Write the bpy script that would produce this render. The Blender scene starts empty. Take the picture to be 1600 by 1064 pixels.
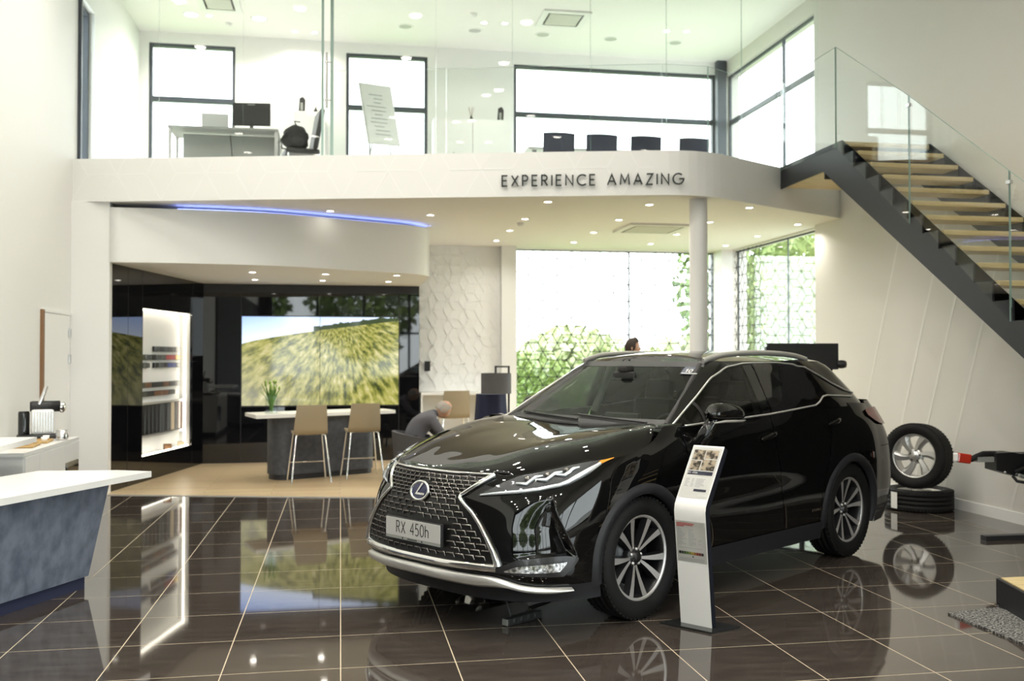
import bpy, bmesh, math, random
import numpy as np
from mathutils import Vector, Matrix
random.seed(7)
S = bpy.context.scene
COL = S.collection
PI = math.pi

# ------------------------------------------------------------------ camera
cam_d = bpy.data.cameras.new('camera')
cam = bpy.data.objects.new('camera', cam_d)
COL.objects.link(cam)
cam.location = (0, 0, 1.6094)
cam.rotation_euler = (math.radians(90 + 1.0447), 0, math.radians(-10.023))
cam_d.sensor_width = 36.0
cam_d.lens = 36.0 * 1517.48 / 1600
cam_d.dof.use_dof = True
cam_d.dof.focus_distance = 5.7
cam_d.dof.aperture_fstop = 2.2
cam_d.clip_end = 400
S.camera = cam

# ------------------------------------------------------------------ world, daylight, exposure
W = bpy.data.worlds.new('world')
S.world = W
W.use_nodes = True
nt = W.node_tree
bg = nt.nodes['Background']
bg.inputs['Color'].default_value = (0.93, 0.97, 1.0, 1)
bg.inputs['Strength'].default_value = 4.2
S.view_settings.view_transform = 'Standard'
S.view_settings.look = 'None'
S.view_settings.gamma = 1.0
S.view_settings.use_curve_mapping = False
S.view_settings.exposure = 0.85
S.cycles.max_bounces = 10
S.cycles.diffuse_bounces = 4
S.cycles.glossy_bounces = 5
S.cycles.transparent_max_bounces = 16
S.cycles.transmission_bounces = 6
S.cycles.caustics_reflective = False
S.cycles.caustics_refractive = False
S.cycles.sample_clamp_indirect = 6.0
S.cycles.use_denoising = True


def portal(loc, rot, sx, sy):
    d = bpy.data.lights.new('window_daylight_portal', 'AREA')
    d.shape = 'RECTANGLE'
    d.size, d.size_y = sx, sy
    d.cycles.is_portal = True
    o = bpy.data.objects.new('window_daylight_portal', d)
    o.location = loc
    o.rotation_euler = rot
    COL.objects.link(o)


R90 = PI / 2
portal((4.6, 16.3, 1.73), (-R90, 0, 0), 3.5, 3.4)      # lounge window
portal((4.6, 16.3, 5.3), (-R90, 0, 0), 3.5, 2.6)       # upper windows
portal((0.75, 16.3, 5.3), (-R90, 0, 0), 1.3, 2.6)
portal((-2.33, 16.3, 5.3), (-R90, 0, 0), 1.3, 2.6)
portal((6.95, 14.2, 1.73), (0, R90, 0), 3.4, 3.0)
portal((6.95, 14.3, 5.2), (0, R90, 0), 2.5, 3.2)
portal((1.7, -8.3, 3.2), (R90, 0, 0), 9.0, 6.2)        # street facade behind the camera
portal((6.95, -2.0, 1.9), (0, R90, 0), 3.2, 8.0)

# ------------------------------------------------------------------ materials


def mat(name, col, rough=0.5, metal=0.0, coat=0.0, spec=0.5, emit=None, es=0.0, ior=1.5, coat_rough=0.03):
    m = bpy.data.materials.new(name)
    m.use_nodes = True
    b = m.node_tree.nodes['Principled BSDF']
    b.inputs['Base Color'].default_value = (*col, 1)
    b.inputs['Roughness'].default_value = rough
    b.inputs['Metallic'].default_value = metal
    b.inputs['Coat Weight'].default_value = coat
    b.inputs['Coat Roughness'].default_value = coat_rough
    b.inputs['Specular IOR Level'].default_value = spec
    b.inputs['IOR'].default_value = ior
    if emit:
        b.inputs['Emission Color'].default_value = (*emit, 1)
        b.inputs['Emission Strength'].default_value = es
    return m


def nodes(m):
    return m.node_tree.nodes, m.node_tree.links, m.node_tree.nodes['Principled BSDF']


def noise_col(m, c1, c2, scale=5.0, detail=4.0, stretch=None, lo=0.35, hi=0.65, bump=0.0, coord='Object'):
    n, l, b = nodes(m)
    tc = n.new('ShaderNodeTexCoord')
    mp = n.new('ShaderNodeMapping')
    nz = n.new('ShaderNodeTexNoise')
    cr = n.new('ShaderNodeValToRGB')
    l.new(tc.outputs[coord], mp.inputs['Vector'])
    if stretch:
        mp.inputs['Scale'].default_value = stretch
    l.new(mp.outputs['Vector'], nz.inputs['Vector'])
    nz.inputs['Scale'].default_value = scale
    nz.inputs['Detail'].default_value = detail
    cr.color_ramp.elements[0].position = lo
    cr.color_ramp.elements[1].position = hi
    cr.color_ramp.elements[0].color = (*c1, 1)
    cr.color_ramp.elements[1].color = (*c2, 1)
    l.new(nz.outputs['Fac'], cr.inputs['Fac'])
    l.new(cr.outputs['Color'], b.inputs['Base Color'])
    if bump:
        bp = n.new('ShaderNodeBump')
        bp.inputs['Strength'].default_value = bump
        bp.inputs['Distance'].default_value = 0.01
        l.new(nz.outputs['Fac'], bp.inputs['Height'])
        l.new(bp.outputs['Normal'], b.inputs['Normal'])
    return m


def glass_mat(name, tint=(1, 1, 1), refl=1.0, rough=0.0, f0=1.5):
    """thin pane: clear (tinted) transmission with a Fresnel mirror on it"""
    m = bpy.data.materials.new(name)
    m.use_nodes = True
    n, l = m.node_tree.nodes, m.node_tree.links
    n.remove(n['Principled BSDF'])
    tr = n.new('ShaderNodeBsdfTransparent')
    tr.inputs['Color'].default_value = (*tint, 1)
    gl = n.new('ShaderNodeBsdfGlossy')
    gl.inputs['Roughness'].default_value = rough
    fr = n.new('ShaderNodeFresnel')
    ge = n.new('ShaderNodeNewGeometry')
    mi_ = n.new('ShaderNodeMix')
    mi_.inputs[2].default_value = f0
    mi_.inputs[3].default_value = 1.0 / f0
    l.new(ge.outputs['Backfacing'], mi_.inputs[0])
    l.new(mi_.outputs[0], fr.inputs['IOR'])
    mu = n.new('ShaderNodeMath')
    mu.operation = 'MULTIPLY'
    mu.inputs[1].default_value = refl
    mu.use_clamp = True
    mx = n.new('ShaderNodeMixShader')
    l.new(fr.outputs['Fac'], mu.inputs[0])
    l.new(mu.outputs[0], mx.inputs['Fac'])
    l.new(tr.outputs[0], mx.inputs[1])
    l.new(gl.outputs[0], mx.inputs[2])
    l.new(mx.outputs[0], n['Material Output'].inputs['Surface'])
    return m


def emit_mat(name, col, s):
    return mat(name, (0.8, 0.8, 0.8), 0.5, emit=col, es=s)


M = {}
M['wall'] = mat('white_paint', (0.80, 0.80, 0.775), 0.6)
M['wall_cool'] = mat('white_plaster', (0.82, 0.82, 0.80), 0.55)
M['ceil'] = mat('ceiling_paint', (0.84, 0.83, 0.80), 0.7)
M['white'] = mat('white_lacquer', (0.82, 0.82, 0.80), 0.25)
M['white_matt'] = mat('white_matt', (0.78, 0.78, 0.76), 0.5)
M['relief'] = mat('relief_white', (0.86, 0.86, 0.85), 0.5)
M['frame'] = mat('dark_aluminium', (0.035, 0.045, 0.06), 0.45)
M['grout'] = mat('cream_grout', (0.50, 0.43, 0.31), 0.7)
M['black_glass'] = mat('black_lacquer_glass', (0.004, 0.004, 0.005), 0.02, spec=0.6, ior=1.52)
M['blackp'] = mat('black_plastic', (0.012, 0.012, 0.013), 0.45)
M['blackm'] = mat('black_steel', (0.022, 0.023, 0.027), 0.42)
M['steel'] = mat('brushed_steel', (0.62, 0.62, 0.62), 0.25, metal=1)
M['chrome'] = mat('chrome', (0.86, 0.86, 0.85), 0.06, metal=1)
M['satin'] = mat('satin_silver', (0.74, 0.73, 0.70), 0.32, metal=0.75)
M['glass'] = glass_mat('clear_glass', (0.97, 0.99, 0.98), 1.0)
M['glass_rail'] = glass_mat('balustrade_glass', (0.975, 0.988, 0.98), 0.8)
M['glass_edge'] = mat('glass_edge_green', (0.30, 0.42, 0.38), 0.2, spec=0.8)
M['navy'] = mat('navy_cloth', (0.010, 0.014, 0.045), 0.8)
M['beige'] = mat('beige_leather', (0.38, 0.32, 0.22), 0.45)
M['grey'] = mat('grey_laminate', (0.30, 0.31, 0.29), 0.5)
M['dgrey'] = mat('charcoal_cloth', (0.06, 0.06, 0.065), 0.8)
M['lamp'] = emit_mat('downlight_glow', (1.0, 0.93, 0.82), 14.0)
M['lamp_rim'] = mat('lamp_rim_white', (0.85, 0.85, 0.83), 0.4)
M['led_blue'] = emit_mat('blue_led', (0.26, 0.34, 1.0), 4.0)
M['niche_led'] = emit_mat('warm_led_strip', (1.0, 0.93, 0.78), 5.0)
M['wood_dark'] = mat('walnut_wood', (0.22, 0.11, 0.045), 0.5)

tile = mat('polished_brown_tile', (0.05, 0.04, 0.035), 0.045, spec=0.75, ior=1.6)
noise_col(tile, (0.042, 0.034, 0.029), (0.068, 0.057, 0.048), 3.0, 6.0, stretch=(1.0, 5.0, 1.0))
M['tile'] = tile

wood = mat('oak_floor', (0.5, 0.36, 0.2), 0.35)
n, l, b = nodes(wood)
tc = n.new('ShaderNodeTexCoord')
mp = n.new('ShaderNodeMapping')
mp.inputs['Rotation'].default_value = (0, 0, math.radians(0))
br = n.new('ShaderNodeTexBrick')
br.inputs['Scale'].default_value = 1.0
br.inputs['Brick Width'].default_value = 1.6
br.inputs['Row Height'].default_value = 0.16
br.inputs['Mortar Size'].default_value = 0.003
br.inputs['Color1'].default_value = (0.68, 0.54, 0.34, 1)
br.inputs['Color2'].default_value = (0.57, 0.43, 0.25, 1)
br.inputs['Mortar'].default_value = (0.25, 0.16, 0.08, 1)
nz = n.new('ShaderNodeTexNoise')
nz.inputs['Scale'].default_value = 6.0
mp2 = n.new('ShaderNodeMapping')
mp2.inputs['Scale'].default_value = (1, 14, 1)
mx = n.new('ShaderNodeMixRGB')
mx.blend_type = 'MULTIPLY'
mx.inputs['Fac'].default_value = 0.35
l.new(tc.outputs['Object'], mp.inputs['Vector'])
l.new(mp.outputs['Vector'], br.inputs['Vector'])
l.new(mp.outputs['Vector'], mp2.inputs['Vector'])
l.new(mp2.outputs['Vector'], nz.inputs['Vector'])
l.new(br.outputs['Color'], mx.inputs['Color1'])
l.new(nz.outputs['Color'], mx.inputs['Color2'])
l.new(mx.outputs['Color'], b.inputs['Base Color'])
M['wood'] = wood
M['tread'] = noise_col(mat('oak_tread', (0.6, 0.45, 0.24), 0.4), (0.54, 0.42, 0.20), (0.70, 0.57, 0.32), 4.0, 5.0, stretch=(1, 12, 12))
M['slate'] = noise_col(mat('blue_grey_slate', (0.1, 0.12, 0.16), 0.6), (0.085, 0.105, 0.145), (0.17, 0.195, 0.25), 11.0, 9.0, stretch=(1, 1, 0.7), bump=0.5)

# ------------------------------------------------------------------ helpers


def link(o, parent=None):
    COL.objects.link(o)
    if parent is not None:
        o.parent = parent
    return o


def tag(o, label=None, cat=None, group=None, kind=None):
    if label:
        o['label'] = label
    if cat:
        o['category'] = cat
    if group:
        o['group'] = group
    if kind:
        o['kind'] = kind
    return o


def empty(name, loc=(0, 0, 0), rz=0.0, label=None, cat=None, group=None):
    o = bpy.data.objects.new(name, None)
    o.empty_display_size = 0.1
    COL.objects.link(o)
    o.location = loc
    o.rotation_euler = (0, 0, rz)
    return tag(o, label, cat, group)


class MB:
    """collects shapes, builds one mesh object"""

    def __init__(s):
        s.v, s.f, s.mi, s.sm = [], [], [], []

    def add(s, v, f, mi=0, smooth=False):
        o = len(s.v)
        s.v += [tuple(map(float, p)) for p in v]
        for q in f:
            s.f.append([o + i for i in q])
            s.mi.append(mi)
            s.sm.append(smooth)
        return s

    def box(s, c, d, mi=0, rz=0.0, ry=0.0, rx=0.0, bev=0.0, taper=None):
        x, y, z = d[0] / 2, d[1] / 2, d[2] / 2
        if bev:
            bm = bmesh.new()
            bmesh.ops.create_cube(bm, size=1.0)
            for q in bm.verts:
                q.co = Vector((q.co.x * d[0], q.co.y * d[1], q.co.z * d[2]))
            bmesh.ops.bevel(bm, geom=bm.edges[:], offset=bev, segments=2, profile=0.5, affect='EDGES')
            bm.verts.index_update()
            v = [tuple(q.co) for q in bm.verts]
            f = [[q.index for q in p.verts] for p in bm.faces]
            bm.free()
        else:
            v = [(-x, -y, -z), (x, -y, -z), (x, y, -z), (-x, y, -z), (-x, -y, z), (x, -y, z), (x, y, z), (-x, y, z)]
            f = [(3, 2, 1, 0), (4, 5, 6, 7), (0, 1, 5, 4), (1, 2, 6, 5), (2, 3, 7, 6), (3, 0, 4, 7)]
        if taper:
            v = [(p[0] * (taper if p[2] > 0 else 1), p[1] * (taper if p[2] > 0 else 1), p[2]) for p in v]
        m = Matrix.Translation(c) @ Matrix.Rotation(rz, 4, 'Z') @ Matrix.Rotation(ry, 4, 'Y') @ Matrix.Rotation(rx, 4, 'X')
        return s.add([m @ Vector(p) for p in v], f, mi)

    def b2(s, x0, x1, y0, y1, z0, z1, mi=0, bev=0.0):
        return s.box(((x0 + x1) / 2, (y0 + y1) / 2, (z0 + z1) / 2), (abs(x1 - x0), abs(y1 - y0), abs(z1 - z0)), mi, bev=bev)

    def prism(s, poly, z0, z1, mi=0, mi_side=None, smooth_side=False):
        n = len(poly)
        if sum(poly[i][0] * poly[(i + 1) % n][1] - poly[(i + 1) % n][0] * poly[i][1] for i in range(n)) < 0:
            poly = poly[::-1]
        v = [(p[0], p[1], z0) for p in poly] + [(p[0], p[1], z1) for p in poly]
        s.add(v, [list(range(n))[::-1], [n + i for i in range(n)]], mi)
        o = len(s.v)
        s.add(v, [(i, (i + 1) % n, n + (i + 1) % n, n + i) for i in range(n)], mi if mi_side is None else mi_side, smooth_side)
        return s

    def tube(s, path, r, n=8, mi=0, closed=False, cap=True, flat=1.0, up=None):
        P = [Vector(p) for p in path]
        k = len(P)
        rs = r if isinstance(r, (list, tuple)) else [r] * k
        v = []
        last = None
        for i in range(k):
            a = P[i - 1] if (i > 0 or closed) else P[i]
            c = P[(i + 1) % k] if (i < k - 1 or closed) else P[i]
            t = (c - a).normalized()
            if up is not None:
                w = Vector(up)
            elif last is None:
                w = Vector((0, 0, 1)) if abs(t.z) < 0.9 else Vector((1, 0, 0))
            else:
                w = last
            e1 = t.cross(w)
            if e1.length < 1e-6:
                e1 = t.cross(Vector((1, 0, 0)))
            e1.normalize()
            e2 = e1.cross(t).normalized()
            last = e2
            for j in range(n):
                an = 2 * PI * j / n
                v.append(P[i] + e1 * (math.cos(an) * rs[i]) + e2 * (math.sin(an) * rs[i] * flat))
        f = []
        m = k if closed else k - 1
        for i in range(m):
            for j in range(n):
                a, b2 = i * n + j, i * n + (j + 1) % n
                c, d = ((i + 1) % k) * n + (j + 1) % n, ((i + 1) % k) * n + j
                f.append((a, d, c, b2))
        s.add(v, f, mi, True)
        if cap and not closed:
            s.add(v[:n], [list(range(n))], mi)
            s.add(v[-n:], [list(range(n))[::-1]], mi)
        return s

    def lathe(s, prof, n=24, c=(0, 0, 0), axis='Z', mi=0, smooth=True, mis=None, a0=0.0, a1=2 * PI):
        """prof: (radius, height) along axis"""
        full = abs(a1 - a0 - 2 * PI) < 1e-6
        k = n if full else n + 1
        v = []
        for (r, hh) in prof:
            for j in range(k):
                an = a0 + (a1 - a0) * j / n
                p = (r * math.cos(an), r * math.sin(an), hh)
                if axis == 'Y':
                    p = (p[0], p[2], p[1])
                elif axis == 'X':
                    p = (p[2], p[0], p[1])
                v.append((p[0] + c[0], p[1] + c[1], p[2] + c[2]))
        o = len(s.v)
        s.v += v
        for i in range(len(prof) - 1):
            for j in range(n):
                a, b2 = i * k + j, i * k + (j + 1) % k
                q = (a, b2, b2 + k, a + k)
                if axis == 'Y':
                    q = q[::-1]
                s.f.append([o + t for t in q])
                s.mi.append(mis[i] if mis else mi)
                s.sm.append(smooth)
        return s

    def cyl(s, c, r, z0, z1, n=20, mi=0, r2=None):
        r2 = r if r2 is None else r2
        s.lathe([(r, z0), (r2, z1)], n, c, mi=mi)
        v = [(c[0] + r * math.cos(2 * PI * j / n), c[1] + r * math.sin(2 * PI * j / n), c[2] + z0) for j in range(n)]
        s.add(v, [list(range(n))[::-1]], mi)
        v = [(c[0] + r2 * math.cos(2 * PI * j / n), c[1] + r2 * math.sin(2 * PI * j / n), c[2] + z1) for j in range(n)]
        s.add(v, [list(range(n))], mi)
        return s

    def ball(s, c, r, n=14, m=9, mi=0, sc=(1, 1, 1)):
        prof = [(max(1e-4, r * math.sin(PI * i / m)), -r * math.cos(PI * i / m)) for i in range(m + 1)]
        o = len(s.v)
        s.lathe(prof, n, (0, 0, 0), mi=mi)
        for i in range(o, len(s.v)):
            p = s.v[i]
            s.v[i] = (p[0] * sc[0] + c[0], p[1] * sc[1] + c[1], p[2] * sc[2] + c[2])
        return s

    def grid(s, P, mi=0, smooth=True, flip=False):
        P = np.asarray(P)
        a, b2 = P.shape[:2]
        f = []
        for i in range(a - 1):
            for j in range(b2 - 1):
                q = (i * b2 + j, (i + 1) * b2 + j, (i + 1) * b2 + j + 1, i * b2 + j + 1)
                f.append(q[::-1] if flip else q)
        return s.add(P.reshape(-1, 3), f, mi, smooth)

    def xf(s, m):
        s.v = [tuple(m @ Vector(p)) for p in s.v]
        return s

    def tilt(s):
        """lean flat print back onto the sloping lower plate of the price stand"""
        s.v = [(p[0], p[1] - 0.070 * (p[2] - 0.012) / 0.648, p[2]) for p in s.v]
        return s

    def mesh(s, name, mats):
        me = bpy.data.meshes.new(name)
        me.from_pydata(s.v, [], s.f)
        for m in (mats if isinstance(mats, (list, tuple)) else [mats]):
            me.materials.append(m)
        me.polygons.foreach_set('material_index', s.mi)
        me.polygons.foreach_set('use_smooth', s.sm)
        me.update()
        return me

    def build(s, name, mats, parent=None, loc=None, rz=None, kind=None):
        o = bpy.data.objects.new(name, s.mesh(name, mats))
        link(o, parent)
        if loc is not None:
            o.location = loc
        if rz is not None:
            o.rotation_euler = (0, 0, rz)
        if kind:
            o['kind'] = kind
        return o


def copy_tree(o, parent=None):
    c = o.copy()
    COL.objects.link(c)
    c.parent = parent
    for ch in list(o.children):
        copy_tree(ch, c)
    return c


# stroke lettering, glyphs as polylines in a unit-height box: (width, strokes)
def arc(cx, cy, rx, ry, a0, a1, n=14):
    return [(cx + rx * math.cos(math.radians(a0 + (a1 - a0) * i / n)), cy + ry * math.sin(math.radians(a0 + (a1 - a0) * i / n))) for i in range(n + 1)]


GL = {
    'E': (0.50, [[(0.5, 1), (0, 1), (0, 0), (0.5, 0)], [(0, 0.52), (0.44, 0.52)]]),
    'X': (0.62, [[(0, 1), (0.62, 0)], [(0.62, 1), (0, 0)]]),
    'P': (0.50, [[(0, 0), (0, 1), (0.25, 1)] + arc(0.25, 0.74, 0.25, 0.26, 90, -90) + [(0, 0.48)]]),
    'R': (0.54, [[(0, 0), (0, 1), (0.25, 1)] + arc(0.25, 0.75, 0.25, 0.25, 90, -90) + [(0, 0.50)], [(0.24, 0.5), (0.54, 0)]]),
    'I': (0.0, [[(0, 0), (0, 1)]]),
    'N': (0.66, [[(0, 0), (0, 1), (0.66, 0), (0.66, 1)]]),
    'C': (0.78, [arc(0.5, 0.5, 0.5, 0.5, 48, 312, 20)]),
    'A': (0.78, [[(0, 0), (0.39, 1), (0.78, 0)], [(0.14, 0.34), (0.64, 0.34)]]),
    'M': (0.86, [[(0, 0), (0.09, 1), (0.43, 0.25), (0.77, 1), (0.86, 0)]]),
    'Z': (0.58, [[(0.02, 1), (0.58, 1), (0, 0), (0.58, 0)]]),
    'G': (0.90, [arc(0.5, 0.5, 0.5, 0.5, 48, 360, 22) + [(0.58, 0.5)]]),
    '4': (0.56, [[(0.42, 0), (0.42, 1), (0, 0.30), (0.56, 0.30)]]),
    '5': (0.50, [[(0.46, 1), (0.10, 1), (0.04, 0.56)] + arc(0.2, 0.31, 0.29, 0.31, 100, -130)]),
    '0': (0.56, [arc(0.28, 0.5, 0.28, 0.5, 90, 450, 22)]),
    'h': (0.46, [[(0, 0), (0, 1)], [(0, 0.36)] + arc(0.23, 0.42, 0.23, 0.22, 150, 0) + [(0.46, 0)]]),
    '1': (0.30, [[(0, 0.78), (0.22, 1), (0.22, 0)]]),
    ' ': (0.35, []),
}


def glyph(ch, size, w, depth, sx=1.0):
    """flat stroke letter in the XZ plane, front towards -Y"""
    mb = MB()
    for st in GL[ch][1]:
        P = [Vector((p[0] * size * sx, p[1] * size)) for p in st]
        L, Rr = [], []
        closed = (P[0] - P[-1]).length < 1e-6
        for i, p in enumerate(P):
            a = P[i - 1] if i > 0 else (P[-2] if closed else None)
            c = P[i + 1] if i < len(P) - 1 else (P[1] if closed else None)
            d1 = (p - a).normalized() if a is not None else None
            d2 = (c - p).normalized() if c is not None else None
            d1 = d1 or d2
            d2 = d2 or d1
            t = d1 + d2
            t = t.normalized() if t.length > 1e-4 else d1
            nrm = Vector((-t.y, t.x))
            k = max(0.45, abs(Vector((-d1.y, d1.x)).dot(nrm)))
            L.append(p + nrm * (w / 2 / k))
            Rr.append(p - nrm * (w / 2 / k))
        for i in range(len(P) - 1):
            q = [L[i], L[i + 1], Rr[i + 1], Rr[i]]
            v = [(a.x, -depth, a.y) for a in q] + [(a.x, 0, a.y) for a in q]
            mb.add(v, [(0, 1, 2, 3), (7, 6, 5, 4), (0, 4, 5, 1), (1, 5, 6, 2), (2, 6, 7, 3), (3, 7, 4, 0)])
    return mb


def text_width(t, size, gap, sx=1.0):
    return sum(GL[c][0] * size * sx + gap for c in t) - gap


# isometric line lattice (cube pattern) clipped to a rectangle, as 2-D segments
def lattice(w, hgt, a):
    segs = []
    dy = a * math.sqrt(3) / 2
    rows = int(hgt / dy) + 3
    cols = int(w / a) + 3
    rnd = random.Random(3)
    for r in range(-1, rows):
        for c in range(-1, cols):
            x = c * a + (r % 2) * a / 2
            y = r * dy
            k = (c - r // 2 - r) % 3          # three-colouring of the triangular net
            if k in (0, 2):
                segs.append(((x, y), (x + a, y)))
            if k in (0, 1):
                segs.append(((x, y), (x + a / 2, y + dy)))
            if k in (0, 2) if (r + c) % 7 else k != 1:
                segs.append(((x, y), (x - a / 2, y + dy)))
    out = []
    for (p, q) in segs:
        t0, t1 = 0.0, 1.0
        d = (q[0] - p[0], q[1] - p[1])
        ok = True
        for (pp, dd, lim) in ((p[0], d[0], w), (p[1], d[1], hgt)):
            if abs(dd) < 1e-9:
                if pp < 0 or pp > lim:
                    ok = False
                continue
            ta, tb = sorted((-pp / dd, (lim - pp) / dd))
            t0, t1 = max(t0, ta), min(t1, tb)
        if ok and t1 - t0 > 0.02:
            out.append(((p[0] + d[0] * t0, p[1] + d[1] * t0), (p[0] + d[0] * t1, p[1] + d[1] * t1)))
    return out


def lattice_mesh(w, hgt, a, lw, th, origin, ex, ez, nrm, nodes_r=0.0):
    """raised strips on a plane: origin + ex*u + ez*v, thickness th along nrm"""
    mb = MB()
    O, EX, EZ, N = Vector(origin), Vector(ex), Vector(ez), Vector(nrm)
    dots = set()
    for (p, q) in lattice(w, hgt, a):
        d = Vector((q[0] - p[0], q[1] - p[1]))
        if d.length < lw * 1.6:
            continue
        d.normalize()
        p0, q0 = p, q
        p = (p[0] + d.x * lw * 0.55, p[1] + d.y * lw * 0.55)
        q = (q[0] - d.x * lw * 0.55, q[1] - d.y * lw * 0.55)
        s = Vector((-d.y, d.x)) * lw / 2
        c = [(p[0] + s.x, p[1] + s.y), (q[0] + s.x, q[1] + s.y), (q[0] - s.x, q[1] - s.y), (p[0] - s.x, p[1] - s.y)]
        top = [O + EX * t[0] + EZ * t[1] + N * th for t in c]
        bot = [O + EX * t[0] + EZ * t[1] for t in c]
        mb.add(top + bot, [(0, 1, 2, 3), (4, 5, 1, 0), (6, 7, 3, 2)])
        if nodes_r:
            for e in (p0, q0):
                dots.add((round(e[0], 3), round(e[1], 3)))
    for e in dots:
        c = [(e[0] + nodes_r * math.cos(PI / 3 * k), e[1] + nodes_r * math.sin(PI / 3 * k)) for k in range(6)]
        mb.add([O + EX * t[0] + EZ * t[1] + N * th * 1.1 for t in c], [list(range(6))])
    return mb


def wall_mesh(a0, a1, z0, z1, openings, c0, c1, axis):
    """a wall slab between c0 and c1 with rectangular openings (a0,a1,z0,z1)"""
    mb = MB()
    A = sorted({a0, a1, *[o[0] for o in openings], *[o[1] for o in openings]})
    Z = sorted({z0, z1, *[o[2] for o in openings], *[o[3] for o in openings]})
    for i in range(len(A) - 1):
        for j in range(len(Z) - 1):
            am, zm = (A[i] + A[i + 1]) / 2, (Z[j] + Z[j + 1]) / 2
            if any(o[0] < am < o[1] and o[2] < zm < o[3] for o in openings):
                continue
            if axis == 'x':
                mb.b2(A[i], A[i + 1], c0, c1, Z[j], Z[j + 1])
            else:
                mb.b2(c0, c1, A[i], A[i + 1], Z[j], Z[j + 1])
    return mb

# ================================================================== THE SETTING
XL, XR, YB, YF, ZC = -3.13, 6.5, 16.0, -8.0, 6.77
ZS0, ZS1 = 3.46, 3.97          # mezzanine slab

fas = [(XL, 12.2), (3.55, 10.53)]
for i in range(9):
    t = i / 8
    p0, p1, p2 = (3.55, 10.53), (4.02, 10.40), (4.42, 10.66)
    fas.append(((1 - t) ** 2 * p0[0] + 2 * t * (1 - t) * p1[0] + t * t * p2[0], (1 - t) ** 2 * p0[1] + 2 * t * (1 - t) * p1[1] + t * t * p2[1]))
fas += [(5.30, 11.19), (XR, 11.86)]


def fas_y(x):
    for a, b2 in zip(fas[:-1], fas[1:]):
        if a[0] <= x <= b2[0] and b2[0] > a[0]:
            return a[1] + (b2[1] - a[1]) * (x - a[0]) / (b2[0] - a[0])
    return 12.2


# ---- floor: cream grout bed, single tiles, oak lounge floor
floor = MB().b2(XL, 6.8, YF, 12.3, -0.12, -0.0004).build('floor', M['grout'], kind='structure')
GAP = 0.0058
tile_me = MB().b2(-0.3 + GAP / 2, 0.3 - GAP / 2, -0.3 + GAP / 2, 0.3 - GAP / 2, -0.012, 0.0).mesh('tile', M['tile'])
CT, ST = math.cos(math.radians(10.023)), math.sin(math.radians(10.023))


def in_view(x, y, z=0.0):
    X, Y = x * CT - y * ST, x * ST + y * CT
    if Y < 3.5:
        return False
    return abs(X / Y) < 0.60 and (1.6094 - z) / Y < 0.385


far_tiles = MB()
ntile = 0
for i in range(-7, 12):
    for j in range(-22, 13):
        cx, cy = 0.00678 + 0.6 * i + 0.3, 5.15043 + 0.6 * j + 0.3
        if cx + 0.3 < XL or cx - 0.3 > XR or cy + 0.3 < YF:
            continue
        if cy - 0.3 > fas_y(max(min(cx, 6.4), XL)) + 0.35:
            continue
        if in_view(cx, cy):
            o = bpy.data.objects.new('tile', tile_me)
            link(o, floor)
            o.location = (cx, cy, 0)
            ntile += 1
        else:
            far_tiles.b2(max(cx - 0.3, XL) + GAP / 2, cx + 0.3 - GAP / 2, cy - 0.3 + GAP / 2, cy + 0.3 - GAP / 2, -0.012, 0)
far_tiles.build('outer_tiles', M['tile'], floor, kind='stuff')
lounge = MB().prism(fas + [(6.8, 11.9), (6.8, 16.2), (XL, 16.2)], -0.1, 0.006).build('floor_lounge', M['wood'], kind='structure')
tr = MB()
for a, b2 in zip(fas[:-1], fas[1:]):
    d = Vector((b2[0] - a[0], b2[1] - a[1], 0))
    tr.box(((a[0] + b2[0]) / 2, (a[1] + b2[1]) / 2, 0.002), (d.length, 0.02, 0.012), rz=math.atan2(d.y, d.x))
tr.build('trim_1', M['satin'], kind='structure')

# ---- walls
wl = wall_mesh(YF, 16.2, -0.1, ZC, [(12.55, 13.2, ZS1, 6.05)], XL - 0.25, XL, 'y').build('wall_left', M['wall'], kind='structure')
wb_open = [(2.86, 6.40, 0.0, 3.44), (-2.99, -1.67, 4.0, 6.6), (0.08, 1.41, 4.0, 6.6), (2.86, 6.44, 4.0, 6.56)]
wb = wall_mesh(XL, 6.85, -0.1, ZC, wb_open, YB, YB + 0.25, 'x').build('wall_back', M['wall_cool'], kind='structure')
wr = wall_mesh(YF, 12.55, -0.1, ZC, [(-6.5, 2.2, 0.25, 3.6)], XR, XR + 0.35, 'y')
wr2 = wall_mesh(12.55, 16.0, -0.1, ZC, [(12.7, 15.66, 0.0, 3.44), (12.6, 15.95, 4.0, 6.52)], 6.6, 6.85, 'y')
wr.add(wr2.v, wr2.f)
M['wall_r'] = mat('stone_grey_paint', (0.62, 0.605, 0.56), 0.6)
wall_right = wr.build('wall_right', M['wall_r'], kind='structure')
wf = wall_mesh(XL, 6.85, -0.1, ZC, [(-2.7, 6.1, 0.12, 6.2)], YF - 0.25, YF, 'x').build('wall_front', mat('charcoal_paint', (0.03, 0.03, 0.032), 0.6), kind='structure')
MB().b2(XL - 0.25, 6.85, YF - 0.25, 16.25, ZC, ZC + 0.2).build('ceiling', M['ceil'], kind='structure')
# faint slanted grooves on the stair wall
g = MB()
for (ya, yb) in ((9.55, 10.75), (9.05, 10.25), (8.5, 9.7), (7.4, 8.6), (10.4, 11.6)):
    g.add([(XR - 0.002, yb, 0.12), (XR - 0.002, yb - 0.035, 0.12), (XR - 0.002, ya - 0.035, 3.3), (XR - 0.002, ya, 3.3)], [(0, 1, 2, 3)])
g.build('relief_line', mat('stone_grey_gloss', (0.69, 0.675, 0.63), 0.45), wall_right, kind='stuff')

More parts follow.
